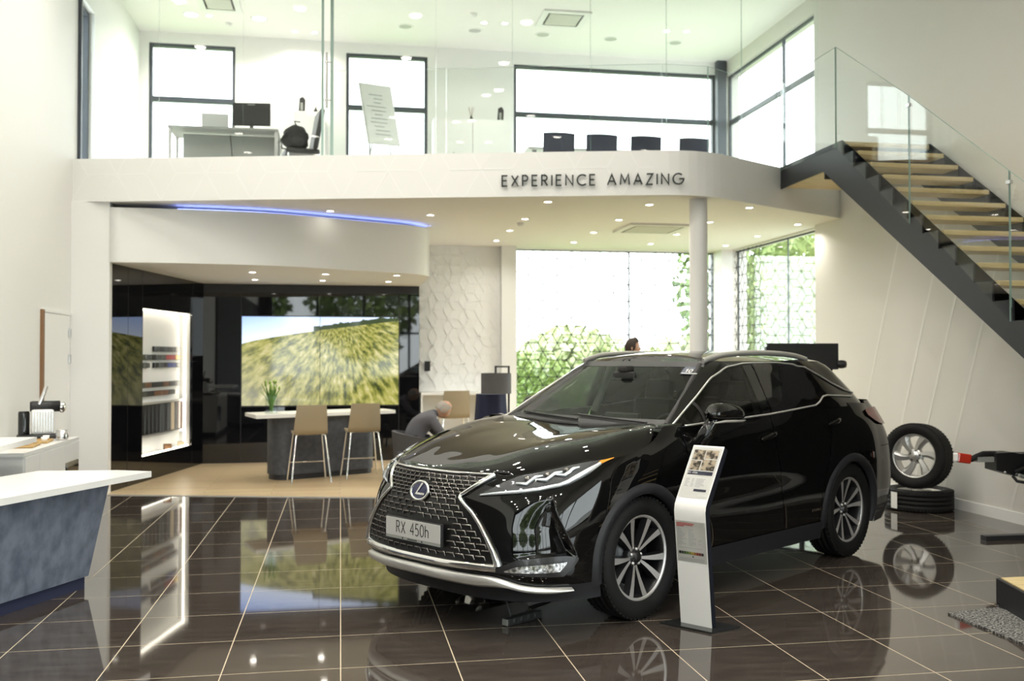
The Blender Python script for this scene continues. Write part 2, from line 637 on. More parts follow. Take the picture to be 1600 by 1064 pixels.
# ---- mezzanine slab
slab_poly = fas + [(XR, 12.55), (6.6, 12.55), (6.6, YB), (XL, YB)]
slab = MB().prism(slab_poly, ZS0, ZS1, 0, 1).build('ceiling_mezzanine', [M['ceil'], M['wall_cool']], kind='structure')
dv = Vector((fas[1][0] - fas[0][0], fas[1][1] - fas[0][1], 0))
L_f = dv.length
dv.normalize()
nv = Vector((dv.y, -dv.x, 0))
if nv.y > 0:
    nv = -nv
lm = lattice_mesh(L_f - 0.05, ZS1 - ZS0 - 0.02, 0.36, 0.012, 0.0015, (XL, 12.2, ZS0 + 0.01), dv, (0, 0, 1), nv)
lm.build('relief_line', M['relief'], slab, kind='stuff')

# unseen dark panels added on both side walls so the car reflects dark
MB().b2(XR - 0.05, XR, 2.4, 8.22, 0.115, 2.7).build('wall_added_dark_right', mat('charcoal_panel', (0.012, 0.012, 0.013), 0.6), kind='structure')
MB().b2(XL, XL + 0.05, YF, 5.2, 0.1, 3.6).build('wall_added_dark_left', bpy.data.materials['charcoal_panel'], kind='structure')  # added out of view, darkens the front bumper's reflections

# ---- baseboards
MB().b2(XR - 0.018, XR, YF, 12.5, 0, 0.11).build('baseboard_right', M['white_matt'], kind='structure')
MB().b2(XL, XL + 0.015, YF, 10.9, 0, 0.08).build('baseboard_left', M['white_matt'], kind='structure')

# ---- lounge bulkhead, white return wall, black glass walls
MB().b2(XL, -2.70, 12.16, 12.30, 0, ZS0).build('wall_return', M['wall_cool'], kind='structure')
bk = [(-2.70, 12.14), (-1.9, 12.15), (-1.02, 12.24), (-0.45, 12.43), (0.05, 12.68), (0.55, 12.92), (0.90, 13.10), (1.08, 13.25), (1.18, 13.45), (1.22, 13.70), (1.23, 15.42)]
sm_bk = []
for i in range(len(bk) - 1):
    p0, p1, p2, p3 = bk[max(i - 1, 0)], bk[i], bk[i + 1], bk[min(i + 2, len(bk) - 1)]
    for k in range(4):
        t = k / 4
        sm_bk.append(tuple(0.5 * (2 * p1[c] + (p2[c] - p0[c]) * t + (2 * p0[c] - 5 * p1[c] + 4 * p2[c] - p3[c]) * t * t + (3 * p1[c] - p0[c] - 3 * p2[c] + p3[c]) * t ** 3) for c in (0, 1)))
sm_bk.append(bk[-1])
bulk = MB().prism(sm_bk + [(1.23, 15.9), (XL + 0.01, 15.9), (XL + 0.01, 12.31), (-2.70, 12.31)], 2.75, 3.40, 0, 1, True)
bulk = bulk.build('wall_bulkhead', [M['ceil'], M['wall_cool']], kind='structure')
led = MB()
inner = [(p[0] - 0.05, p[1] + 0.12) for p in sm_bk[4:36]]
led.tube([(p[0], p[1], 3.412) for p in inner], 0.010, 6)
led.build('led_strip', M['led_blue'], bulk)

nb = Vector((-2.06 + 2.72, 15.4 - 12.3, 0)).normalized()     # along the slanted display wall
nn = Vector((nb.y, -nb.x, 0))                                # into the room


def onw(s, z, d=0.0):
    p = Vector((-2.72, 12.3, 0)) + nb * s + nn * d
    return (p.x, p.y, z)


LW = 3.17
s0, s1, nz0, nz1, ND = 0.95, 2.70, 0.325, 2.265, -0.22
gw = MB()
for (a, b2, z0, z1) in ((0, s0, 0.006, 2.75), (s1, LW, 0.006, 2.75), (s0, s1, 0.006, nz0), (s0, s1, nz1, 2.75)):
    v = [onw(a, z0), onw(b2, z0), onw(b2, z1), onw(a, z1), onw(a, z0, -0.03), onw(b2, z0, -0.03), onw(b2, z1, -0.03), onw(a, z1, -0.03)]
    gw.add(v, [(0, 1, 2, 3), (7, 6, 5, 4), (0, 4, 5, 1), (1, 5, 6, 2), (2, 6, 7, 3), (3, 7, 4, 0)])
wall_disp = gw.build('wall_display', M['black_glass'], kind='structure')
gs = MB()
for a in (0.50, 0.93, 2.72):
    gs.add([onw(a, 0.02, 0.001), onw(a + 0.006, 0.02, 0.001), onw(a + 0.006, 2.74, 0.001), onw(a, 2.74, 0.001)], [(0, 1, 2, 3)])
gs.build('panel_seam', M['blackp'], wall_disp)
wallm = MB().b2(-2.07, 1.23, 15.40, 15.55, 0.006, 2.75).build('wall_media', M['black_glass'], kind='structure')
gs = MB()
for xx in (-1.50, -0.32, 0.91):
    gs.b2(xx - 0.004, xx + 0.004, 15.396, 15.401, 0.02, 2.74)
gs.b2(-2.06, 1.22, 15.394, 15.401, 2.62, 2.74)
gs.build('panel_seam', M['blackp'], wallm)

# ---- relief wall and pier at the back of the lounge
rw = MB().b2(1.23, 2.61, 15.88, 16.0, 0.006, ZS0).build('wall_relief', M['relief'], kind='structure')
lattice_mesh(1.36, 2.35, 0.17, 0.02, 0.009, (1.24, 15.88, 1.08), (1, 0, 0), (0, 0, 1), (0, -1, 0)).build('relief_rib', M['relief'], rw, kind='stuff')
MB().b2(2.61, 2.86, 15.75, 16.0, 0.006, ZS0).build('trim_2', M['white_matt'], kind='structure')
MB().b2(6.40, 6.60, 15.66, 16.0, 0.006, ZS0).build('trim_3', M['white_matt'], kind='structure')

# ---- column
colm = MB().cyl((4.107, 10.75, 0), 0.105, 0.0, ZS0, 40)
colm.lathe([(0.105, 0), (0.125, 0.0), (0.125, 0.02), (0.105, 0.03)], 40, (4.107, 10.75, 0))
tag(colm.build('round_column', M['white_matt']), 'slim round white column holding up the mezzanine behind the car', 'column')

# ---- windows
FR = M['frame']


def window(n, axis, a0, a1, z0, z1, c, verts=(), horz=(), bar=0.05, dep=0.05):
    """frame + bars in the wall plane c; one child pane per field"""
    w = MB()

    def bx(p0, p1, q0, q1, dd=0.05):
        dd = min(dd, dep)
        if axis == 'x':
            w.b2(p0, p1, c - dd, c + dd, q0, q1)
        else:
            w.b2(c - dd, c + dd, p0, p1, q0, q1)
    bx(a0, a0 + bar, z0, z1)
    bx(a1 - bar, a1, z0, z1)
    bx(a0 + bar, a1 - bar, z0, z0 + bar)
    bx(a0 + bar, a1 - bar, z1 - bar, z1)
    for t in verts:
        bx(t - bar / 2, t + bar / 2, z0 + bar, z1 - bar, 0.045)
    for t in horz:
        bx(a0 + bar, a1 - bar, t - 0.04, t + 0.04, 0.04)
    o = w.build('window_%d' % n, FR, kind='structure')
    A = [a0] + list(verts) + [a1]
    Z = [z0] + list(horz) + [z1]
    for i in range(len(A) - 1):
        for j in range(len(Z) - 1):
            p = MB()
            if axis == 'x':
                p.b2(A[i] + 0.02, A[i + 1] - 0.02, c - 0.004, c + 0.004, Z[j] + 0.02, Z[j + 1] - 0.02)
            else:
                p.b2(c - 0.004, c + 0.004, A[i] + 0.02, A[i + 1] - 0.02, Z[j] + 0.02, Z[j + 1] - 0.02)
            p.build('pane', M['glass'], o)
    return o


window(1, 'x', -2.99, -1.67, 4.0, 6.6, 16.08, horz=(5.72,))
window(2, 'x', 0.08, 1.41, 4.0, 6.6, 16.08, horz=(5.72,))
window(3, 'x', 2.86, 6.44, 4.0, 6.56, 16.08, horz=(5.73,))
window(4, 'y', 12.6, 15.95, 4.0, 6.52, 6.68, verts=(13.85,), horz=(5.70,), bar=0.035, dep=0.02)
w5 = window(5, 'x', 2.86, 6.40, 0.0, 3.44, 16.1, verts=(4.89,), bar=0.012)
w6 = window(6, 'y', 12.7, 15.66, 0.0, 3.44, 6.7, verts=(13.78,), bar=0.02, dep=0.008)
window(7, 'y', 12.55, 13.2, 3.99, 6.05, XL - 0.12, bar=0.05)
window(8, 'x', -2.7, 6.1, 0.12, 6.2, YF - 0.1, verts=(-0.9, 0.9, 2.7, 4.4), horz=(2.6, 4.2), bar=0.09)
window(9, 'y', -6.5, 2.2, 0.25, 3.6, XR + 0.2, verts=(-4.4, -2.2, 0.0), bar=0.09)
M['film'] = mat('printed_grey_lattice', (0.02, 0.025, 0.02), 0.6)
lattice_mesh(3.52, 3.42, 0.165, 0.012, 0.004, (2.87, 16.05, 0.01), (1, 0, 0), (0, 0, 1), (0, -1, 0), 0.015).build('lattice_screen', M['film'], w5, kind='stuff')
lattice_mesh(1.05, 3.42, 0.165, 0.011, 0.004, (6.64, 14.61, 0.01), (0, 1, 0), (0, 0, 1), (-1, 0, 0), 0.015).build('lattice_screen', M['film'], w6, kind='stuff')
MB().b2(6.42, 6.58, 15.86, 15.98, ZS1, ZC).build('trim_4', FR, kind='structure')

# ---- door in the left wall
d1 = MB().b2(XL, XL + 0.018, 11.06, 12.06, 0.01, 2.10).build('door_1', M['white'], kind='structure')
MB().b2(XL - 0.005, XL + 0.028, 10.985, 11.055, 0.01, 2.13).build('door_edge', M['wood_dark'], d1)
MB().b2(XL, XL + 0.022, 10.99, 12.14, 2.105, 2.135).build('door_head', M['white_matt'], d1)
for zz in (0.35, 1.55, 1.85):
    MB().b2(XL + 0.018, XL + 0.034, 12.0, 12.08, zz, zz + 0.10, bev=0.004).build('hinge', M['steel'], d1)
MB().tube([(XL + 0.02, 11.13, 1.03), (XL + 0.07, 11.13, 1.03), (XL + 0.07, 11.25, 1.03)], 0.010).build('handle', M['steel'], d1)

# ---- glass on the mezzanine


def glass_panel(name, a, b2, z0, z1, th=0.012, parent=None):
    d = Vector((b2[0] - a[0], b2[1] - a[1], 0))
    Ln = d.length
    mb = MB()
    mb.box((0, 0, (z0 + z1) / 2), (Ln, th, z1 - z0))
    mb.mi = [1, 1, 0, 1, 0, 1]
    o = mb.build(name, [M['glass_rail'], M['glass_edge']], parent)
    o.location = ((a[0] + b2[0]) / 2, (a[1] + b2[1]) / 2, 0)
    o.rotation_euler = (0, 0, math.atan2(d.y, d.x))
    return o


YP = 12.42
part = empty('glass_partition', (0, 0, 0), 0, 'full-height frameless glass wall closing off the mezzanine offices', 'glass wall')
px_ = [-3.10, -2.20, -1.20, -0.24]
for a, b2 in zip(px_[:-1], px_[1:]):
    glass_panel('glass_panel', (a + 0.004, YP), (b2 - 0.004, YP), ZS1, ZC, parent=part)
px_ = [-0.10, 1.20, 2.20, 3.25, 4.30, 5.37, 6.55]
for a, b2 in zip(px_[:-1], px_[1:]):
    glass_panel('glass_panel', (a + 0.004, YP), (b2 - 0.004, YP), ZS1, ZC, parent=part)
MB().b2(-3.13, -3.09, YP - 0.03, YP + 0.03, ZS1, ZC).build('wall_profile', FR, part)
MB().b2(-0.245, -0.215, YP - 0.05, YP + 0.02, ZS1, ZC).build('door_post', M['glass_edge'], part)
MB().b2(-0.135, -0.095, YP - 0.05, YP + 0.02, ZS1, ZC).build('door_post', M['glass_edge'], part)
MB().tube([(-0.18, YP - 0.06, 4.75), (-0.18, YP - 0.06, 5.45)], 0.014, 8).build('pull_handle', M['steel'], part)
MB().tube([(-0.21, YP - 0.06, 4.85), (-0.12, YP - 0.06, 4.85)], 0.008, 8).build('handle_stud', M['steel'], part)
MB().tube([(-0.21, YP - 0.06, 5.33), (-0.12, YP - 0.06, 5.33)], 0.008, 8).build('handle_stud', M['steel'], part)

bal = empty('glass_balustrade', (0, 0, 0), 0, 'clear waist-high glass balustrade along the mezzanine edge', 'balustrade')


def fp(x, off=0.05):
    return (x, fas_y(x) + off)


bxs = [-0.16, 1.2, 2.5, 3.6]
for a, b2 in zip(bxs[:-1], bxs[1:]):
    glass_panel('glass_panel', fp(a + 0.005), fp(b2 - 0.005), ZS1 + 0.003, 4.97, parent=bal)
glass_panel('glass_panel', fp(3.61), (4.15, 10.56), ZS1 + 0.003, 4.97, parent=bal)
glass_panel('glass_panel', (4.16, 10.565), (5.32, 11.25), ZS1 + 0.003, 4.97, parent=bal)

# ---- outside
MB().b2(-60, 60, 16.6, 90, -0.3, -0.15).build('ground_garden', noise_col(mat('lawn', (0.1, 0.2, 0.05), 0.9), (0.10, 0.20, 0.04), (0.22, 0.32, 0.09), 0.8), kind='structure')
MB().b2(-60, 60, -70, -8.3, -0.3, -0.15).build('ground_street', noise_col(mat('paving', (0.3, 0.3, 0.3), 0.8), (0.30, 0.30, 0.29), (0.42, 0.42, 0.40), 0.6), kind='structure')
MB().b2(6.9, 60, -8.3, 16.6, -0.3, -0.15).build('ground_side', noise_col(mat('gravel', (0.4, 0.4, 0.36), 0.9), (0.34, 0.34, 0.30), (0.46, 0.45, 0.40), 2.0), kind='structure')

# ================================================================== THE CAR: body surface tables (metres, x forward, y left)
RZ=np.array([.22,.36,.50,.65,.80,.92,1.02,1.10,1.17,1.26])
RING=np.array([
[(2.30,0),(2.28,.33),(2.20,.58),(2.05,.75),(1.85,.85),(1.365,.88),(.75,.86),(0,.855),(-.75,.86),(-1.365,.88),(-1.85,.86),(-2.1,.74),(-2.22,.5),(-2.25,0)],
[(2.425,0),(2.40,.33),(2.31,.60),(2.14,.79),(1.9,.875),(1.365,.905),(.75,.89),(0,.885),(-.75,.89),(-1.365,.91),(-1.85,.89),(-2.15,.78),(-2.30,.5),(-2.34,0)],
[(2.425,0),(2.40,.33),(2.31,.61),(2.12,.81),(1.87,.885),(1.365,.915),(.75,.905),(0,.895),(-.75,.905),(-1.365,.925),(-1.85,.905),(-2.17,.80),(-2.32,.55),(-2.37,0)],
[(2.41,0),(2.385,.33),(2.285,.60),(2.09,.81),(1.85,.888),(1.365,.92),(.75,.905),(0,.895),(-.75,.91),(-1.365,.93),(-1.85,.912),(-2.16,.805),(-2.31,.55),(-2.36,0)],
[(2.375,0),(2.34,.33),(2.235,.58),(2.03,.79),(1.8,.885),(1.365,.925),(.75,.917),(0,.912),(-.75,.92),(-1.365,.935),(-1.85,.91),(-2.15,.80),(-2.29,.54),(-2.33,0)],
[(2.285,0),(2.24,.33),(2.12,.58),(1.93,.76),(1.73,.868),(1.365,.915),(.75,.915),(0,.912),(-.75,.92),(-1.365,.93),(-1.85,.90),(-2.15,.78),(-2.27,.52),(-2.31,0)],
[(1.98,0),(1.95,.33),(1.88,.55),(1.74,.74),(1.56,.855),(1.25,.895),(.75,.908),(0,.908),(-.75,.915),(-1.365,.92),(-1.85,.88),(-2.14,.75),(-2.25,.5),(-2.29,0)],
[(1.5,0),(1.48,.33),(1.42,.52),(1.36,.70),(1.28,.80),(1.1,.865),(.72,.89),(0,.893),(-.75,.90),(-1.365,.90),(-1.85,.85),(-2.12,.71),(-2.22,.48),(-2.26,0)],
[(1.0,0),(.98,.33),(.98,.52),(1.05,.72),(1.1,.79),(.98,.835),(.70,.865),(0,.868),(-.75,.875),(-1.365,.87),(-1.83,.815),(-2.09,.68),(-2.18,.46),(-2.22,0)],
[(.84,0),(.83,.3),(.83,.5),(.85,.70),(.86,.76),(.86,.80),(.62,.825),(0,.835),(-.75,.84),(-1.365,.83),(-1.80,.775),(-2.03,.64),(-2.11,.44),(-2.15,0)]])
GZ=np.array([1.15,1.25,1.35,1.45,1.55,1.585])
GRING=np.array([
[(.99,0),(.985,.33),(.96,.60),(.93,.75),(.90,.81),(.55,.865),(-.1,.868),(-.75,.875),(-1.5,.865),(-2.0,.72),(-2.15,.42),(-2.2,0)],
[(.82,0),(.81,.33),(.785,.58),(.755,.71),(.72,.765),(.45,.825),(-.1,.838),(-.75,.842),(-1.45,.83),(-1.93,.67),(-2.06,.4),(-2.1,0)],
[(.65,0),(.64,.32),(.615,.55),(.585,.67),(.55,.72),(.33,.775),(-.1,.79),(-.75,.793),(-1.4,.775),(-1.83,.63),(-1.94,.4),(-1.97,0)],
[(.475,0),(.465,.31),(.44,.53),(.41,.635),(.37,.68),(.2,.725),(-.12,.742),(-.72,.742),(-1.3,.72),(-1.70,.60),(-1.80,.38),(-1.83,0)],
[(.29,0),(.285,.30),(.265,.50),(.235,.60),(.20,.64),(.06,.675),(-.15,.69),(-.70,.688),(-1.2,.665),(-1.56,.56),(-1.64,.36),(-1.66,0)],
[(.22,0),(.215,.29),(.195,.485),(.165,.575),(.12,.615),(0,.64),(-.16,.655),(-.7,.655),(-1.15,.63),(-1.48,.53),(-1.55,.35),(-1.57,0)]])
def _crz(Z,T,z):
    # cubic hermite along nonuniform rows; T (rows,...) , z scalar array -> values
    z=np.clip(np.asarray(z,float),Z[0],Z[-1]); i=np.clip(np.searchsorted(Z,z)-1,0,len(Z)-2)
    m=np.zeros_like(T); d=(T[1:]-T[:-1])/(Z[1:]-Z[:-1]).reshape((-1,)+(1,)*(T.ndim-1))
    m[1:-1]=(d[1:]+d[:-1])/2; m[0]=d[0]; m[-1]=d[-1]
    hh=Z[i+1]-Z[i]; t=(z-Z[i])/hh
    sh=(-1,)+(1,)*(T.ndim-1); t=t.reshape(sh); hh=hh.reshape(sh)
    return (2*t**3-3*t**2+1)*T[i]+(t**3-2*t**2+t)*hh*m[i]+(-2*t**3+3*t**2)*T[i+1]+(t**3-t**2)*hh*m[i+1]
def ring_eval(Z,T,u,z):
    """points on the ring surface; u,z flat arrays"""
    u=np.asarray(u,float).ravel(); z=np.asarray(z,float).ravel()
    R=_crz(Z,T,z)              # (n,cols,2)
    n=R.shape[1]; k=np.clip(np.floor(u).astype(int),0,n-2); t=(u-k)[:,None]; a=np.arange(len(u))
    P1,P2=R[a,k],R[a,k+1]
    mir=np.array([1,-1.])
    P0=np.where((k==0)[:,None],R[a,1]*mir,R[a,np.maximum(k-1,0)]); P3=np.where((k==n-2)[:,None],R[a,n-2]*mir,R[a,np.minimum(k+2,n-1)])
    # chord-length-ish catmull rom
    l0=np.linalg.norm(P1-P0,axis=1)[:,None];l1=np.linalg.norm(P2-P1,axis=1)[:,None];l2=np.linalg.norm(P3-P2,axis=1)[:,None]
    d01=(P1-P0)/l0;d12=(P2-P1)/l1;d23=(P3-P2)/l2
    m1=(d01*l1+d12*l0)/(l0+l1)*l1; m2=(d12*l2+d23*l1)/(l1+l2)*l1
    p=(2*t**3-3*t**2+1)*P1+(t**3-2*t**2+t)*m1+(-2*t**3+3*t**2)*P2+(t**3-t**2)*m2
    return np.concatenate([p,z[:,None]],1)
def body(u,z): return ring_eval(RZ,RING,u,z)
def cab(u,z): return ring_eval(GZ,GRING,u,z)
def u_of_x(fn,x,z,lo,hi):
    x=np.asarray(x,float);z=np.asarray(z,float); a=np.full(x.shape,float(lo));b=np.full(x.shape,float(hi))
    for _ in range(40):
        m=(a+b)/2; p=fn(m,z)[:,0]; g=p>x; a=np.where(g,m,a); b=np.where(g,b,m)
    return (a+b)/2

RING[:, 10] += np.array([-0.02, 0.012])
RING[:, 11] += np.array([-0.085, 0.035])
RING[:, 12] += np.array([-0.09, 0.02])
RING[:, 13] += np.array([-0.09, 0.0])
GRING[:, 9:] += np.array([-0.04, 0.0])

M['paint'] = mat('black_car_paint', (0.003, 0.003, 0.003), 0.5, coat=1.0, spec=0.0, coat_rough=0.012)
M['clad'] = mat('grey_plastic_cladding', (0.016, 0.016, 0.019), 0.5, spec=0.35)
M['rubber'] = mat('tyre_rubber', (0.007, 0.007, 0.007), 0.65, spec=0.25)
M['alloy'] = mat('machined_alloy', (0.74, 0.73, 0.72), 0.38, metal=0.8)
M['alloy_dark'] = mat('dark_alloy', (0.035, 0.035, 0.038), 0.3, metal=0.6)
M['alloy_silver'] = mat('silver_alloy', (0.55, 0.55, 0.54), 0.32, metal=0.85)
M['wind'] = glass_mat('windscreen_glass', (0.72, 0.80, 0.76), 1.0)
M['privacy'] = mat('privacy_glass', (0.003, 0.003, 0.003), 0.02, spec=0.6)
M['sideglass'] = glass_mat('side_glass', (0.13, 0.14, 0.135), 0.8)
M['lens'] = glass_mat('lamp_lens', (0.9, 0.92, 0.94), 1.0)
M['lampblack'] = mat('lamp_housing', (0.02, 0.02, 0.022), 0.3, coat=0.5)
M['ledwhite'] = mat('led_lens_white', (0.85, 0.88, 0.9), 0.12, metal=0.5)
M['amber'] = mat('amber_reflector', (0.75, 0.28, 0.03), 0.25, coat=0.6)
M['red'] = mat('red_lens', (0.16, 0.012, 0.010), 0.2, coat=0.3, spec=0.3)
M['plate'] = mat('plate_silver', (0.55, 0.55, 0.53), 0.35)
M['ink'] = mat('black_ink', (0.01, 0.01, 0.01), 0.6)
M['emblue'] = mat('emblem_blue', (0.015, 0.02, 0.10), 0.12, coat=1.0)
M['interior'] = mat('cabin_black', (0.014, 0.013, 0.013), 0.6)
M['leather'] = mat('seat_leather_black', (0.018, 0.017, 0.017), 0.45)
M['headliner'] = mat('headliner_grey', (0.30, 0.29, 0.27), 0.8)

CAR_LOC = (2.4527, 7.3020, 0.0)
car = empty('car', CAR_LOC, math.radians(-145.436), 'black sport utility car with spindle grille parked on the tiled floor', 'car')
MIR = Matrix.Scale(-1, 4, (0, 1, 0))


def mirror(mb):
    m2 = MB()
    m2.v = [(p[0], -p[1], p[2]) for p in mb.v]
    m2.f = [q[::-1] for q in mb.f]
    m2.mi, m2.sm = list(mb.mi), list(mb.sm)
    return m2


def both(mb, name, mats, parent=None):
    a = mb.build(name, mats, parent or car)
    b2 = mirror(mb).build(name, mats, parent or car)
    return a, b2


def normals(fn, u, z, e=0.01):
    a = fn(u + e, z) - fn(u - e, z)
    b2 = fn(u, np.clip(z + e, 0, 9)) - fn(u, z - e)
    n = np.cross(a, b2)
    n /= np.linalg.norm(n, axis=1)[:, None] + 1e-9
    # outward: away from the axis
    s = np.sign((n[:, :2] * (fn(u, z)[:, :2] - np.array([[0.0, 0.0]]))).sum(1))
    return n * np.where(s == 0, 1, s)[:, None]


def on(fn, pts, off=0.0):
    """(u,z) list -> 3-D points pushed off the surface"""
    u = np.array([p[0] for p in pts], float)
    z = np.array([p[1] for p in pts], float)
    return fn(u, z) + normals(fn, np.maximum(u, 0.011), z) * off


def lerpf(tab):
    xs = np.array([t[0] for t in tab], float)
    ys = np.array([t[1] for t in tab], float)
    o = np.argsort(xs)
    return lambda q: np.interp(q, xs[o], ys[o])


def patch(fn, xf, xr, zb, zt, ns=30, nt=14, lo=3, hi=11, off=0.0, sdist=None):
    """structured panel on the side: x edges xf(z), xr(z), height between zb(x), zt(x)"""
    s = np.linspace(0, 1, ns) if sdist is None else sdist
    P = np.zeros((len(s), nt, 3))
    for i, q in enumerate(s):
        za_, zb_ = 0.5, 1.0
        for _ in range(12):
            za_ = 0.5 * za_ + 0.5 * float(zb(float(xf(za_)) * (1 - q) + float(xr(za_)) * q))
            zb_ = 0.5 * zb_ + 0.5 * float(zt(float(xf(zb_)) * (1 - q) + float(xr(zb_)) * q))
        z = np.linspace(za_, zb_, nt)
        x = xf(z) * (1 - q) + xr(z) * q
        u = u_of_x(fn, x, z, lo, hi)
        P[i] = fn(u, z) + (normals(fn, u, z) * off if off else 0)
    return P


def poly_on(fn, outline, off, nsub=3):
    """fill an outline given in (u,z): fan of quads between upper and lower chains [(u,zlow,zhigh)...]"""
    rows = []
    for (u, a, b2) in outline:
        z = np.linspace(a, b2, nsub + 1)
        rows.append(on(fn, [(u, q) for q in z], off))
    return np.array(rows)


HUBZ, HX = 0.377, 1.365
ARF, ARR = 0.425, 0.425


def arch(x):
    x = np.asarray(x, float)
    r = np.full(x.shape, 0.27)
    for cx in (HX, -HX):
        d = np.abs(x - cx)
        r = np.where(d < ARF, np.maximum(r, HUBZ + np.sqrt(np.maximum(ARF ** 2 - d ** 2, 0))), r)
    return r


belt = lerpf([(1.0, 1.155), (0.9, 1.155), (0.6, 1.172), (-0.2, 1.196), (-0.9, 1.237), (-1.4, 1.245), (-2.0, 1.22)])
sill = lambda x: np.full(np.shape(x), 0.31)

# ---- front bumper (both sides in one skin) with the scooped corner intakes
US = 4.25
zt_b = lerpf([(0, 0.918), (1.5, 0.918), (2.02, 0.922), (2.62, 0.952), (3.4, 0.992), (4.0, 1.002), (4.3, 1.02)])
ub = lerpf([(0.30, 3.85), (0.46, 3.78), (0.735, 3.02), (0.80, 2.95), (1.05, 2.95)])
rows = []
sl = np.concatenate([np.linspace(0, 1, 40) * 0.995, [1.0], 1 + np.linspace(0.05, 1, 14)])
for t in np.linspace(0, 1, 46):
    r = []
    for q in sl:
        zz = 0.30 + t * 0.6
        for _ in range(3):
            bb = float(ub(zz))
            u = q * bb if q <= 1 else bb + (q - 1) * (US - bb)
            zz = 0.30 + t * (float(zt_b(u)) - 0.30)
        r.append((u, zz, q))
    rows.append(r)
P = np.zeros((46, len(sl), 3))
for i, r in enumerate(rows):
    u = np.array([k[0] for k in r])
    z = np.array([k[1] for k in r])
    q = np.array([k[2] for k in r])
    dz = np.clip((z - 0.455) / 0.03, 0, 1) * np.clip((0.80 - z) / 0.16, 0, 1)
    ramp = np.clip((u - 2.05) / np.maximum(ub(z) - 2.05, 0.1), 0, 1)
    dep = np.where(q < 0.999, 0.075 * dz * ramp ** 1.5, 0)
    nn_ = normals(body, np.maximum(u, 0.011), z)
    P[i] = body(u, z) - nn_ * dep[:, None]
full = np.concatenate([P[:, :0:-1] * np.array([1, -1, 1]), P], axis=1)
MB().grid(full).build('front_bumper', M['paint'], car)
# lower valance
P = np.array([[body(np.array([u]), np.array([z]))[0] * (np.array([1, 1, 1])) for u in np.linspace(0, US, 40)] for z in np.linspace(0.20, 0.30, 4)])
full = np.concatenate([P[:, :0:-1] * np.array([1, -1, 1]), P], axis=1)
MB().grid(full).build('front_valance', M['clad'], car)

# ---- hood: loft between the nose, the shut line and the cowl
hs = [(1.5, 0.918), (2.02, 0.922), (2.55, 0.950), (3.35, 0.990), (4.02, 1.002), (4.62, 1.06), (4.25, 1.150), (4.25, 1.169)]
hs3 = on(body, hs)
HC = [[(2.285, 0, .920), (2.270, .17, .920), (2.250, .30, .919), (2.225, .38, .919)],
      [(2.235, 0, .946), (2.220, .19, .947), (2.195, .36, .950), (2.165, .49, .944)],
      [(2.10, 0, .986), (2.085, .22, .992), (2.06, .42, .998), (2.02, .575, .982)],
      [(1.90, 0, 1.040), (1.885, .24, 1.046), (1.86, .46, 1.056), (1.81, .66, 1.035)],
      [(1.66, 0, 1.084), (1.65, .25, 1.091), (1.63, .48, 1.103), (1.60, .72, 1.083)],
      [(1.36, 0, 1.122), (1.35, .25, 1.129), (1.33, .49, 1.145), (1.31, .73, 1.142)],
      [(1.13, 0, 1.143), (1.12, .25, 1.149), (1.11, .49, 1.163), (1.11, .70, 1.170)],
      [(1.0, 0, 1.154), (.99, .25, 1.158), (.975, .49, 1.168), (.985, .68, 1.177)]]
CP = np.array([r + [tuple(e)] for r, e in zip(HC, hs3)], float)     # rows x 5


def cr(P, n, axis=0):
    P = np.moveaxis(np.asarray(P, float), axis, 0)
    k = len(P)
    ext = np.concatenate([[2 * P[0] - P[1]], P, [2 * P[-1] - P[-2]]])
    out = []
    for t in np.linspace(0, k - 1 - 1e-9, n):
        i = int(t)
        f = t - i
        a, b2, c, d = ext[i], ext[i + 1], ext[i + 2], ext[i + 3]
        out.append(0.5 * (2 * b2 + (c - a) * f + (2 * a - 5 * b2 + 4 * c - d) * f * f + (3 * b2 - a - 3 * c + d) * f ** 3))
    return np.moveaxis(np.array(out), 0, axis)


sym = np.concatenate([CP[:, :0:-1] * np.array([1, -1, 1]), CP], axis=1)
Hd = cr(cr(sym, 49, 0), 57, 1)
MB().grid(Hd, flip=True).build('hood', M['paint'], car)
# cowl cover below the windscreen
cw = [[(1.0, 0, 1.13), (.985, .49, 1.14), (0.98, .72, 1.15)], [(0.9, 0, 1.12), (.88, .49, 1.13), (.86, .74, 1.14)]]
cwa = np.array(cw, float)
cwf = np.concatenate([cwa[:, :0:-1] * np.array([1, -1, 1]), cwa], axis=1)
MB().grid(cr(cwf, 17, 1)).build('cowl_cover', M['blackp'], car)

# corner piece between hood, fender and windscreen pillar
ff = []
for t in np.linspace(0, 1, 9):
    x = 1.09 - 0.24 * t
    lo_p = body(u_of_x(body, np.array([x]), np.array([1.164]), 3, 11), np.array([1.164]))[0]
    hi_p = np.array([1.0 - 0.10 * t, 0.70 + 0.10 * t, 1.176])
    ff.append([lo_p, (lo_p * 0.6 + hi_p * 0.4) + np.array([0, 0.02, 0.012]), hi_p])
both(MB().grid(ff), 'cowl_corner', M['paint'])

# ---- front fender, doors, quarter panel
fd_f = lerpf([(0.3, 0.80), (0.5, 0.83), (0.94, 0.886), (1.105, 0.925), (1.2, 0.93)])
fd_r = lerpf([(0.245, -0.375), (0.45, -0.35), (0.665, -0.30), (1.045, -0.19), (1.2, -0.205)])
rd_r = lerpf([(0.3, -0.86), (0.5, -0.885), (0.66, -0.93), (0.8, -0.99), (1.0, -1.03), (1.25, -1.09)])
g_ = 0.004
u425 = lambda z: body(np.full(np.shape(np.atleast_1d(z)), US), np.atleast_1d(np.asarray(z, float)))[:, 0] - 0.005


def ux(z):
    r = u425(z)
    return r if np.ndim(z) else float(r[0])


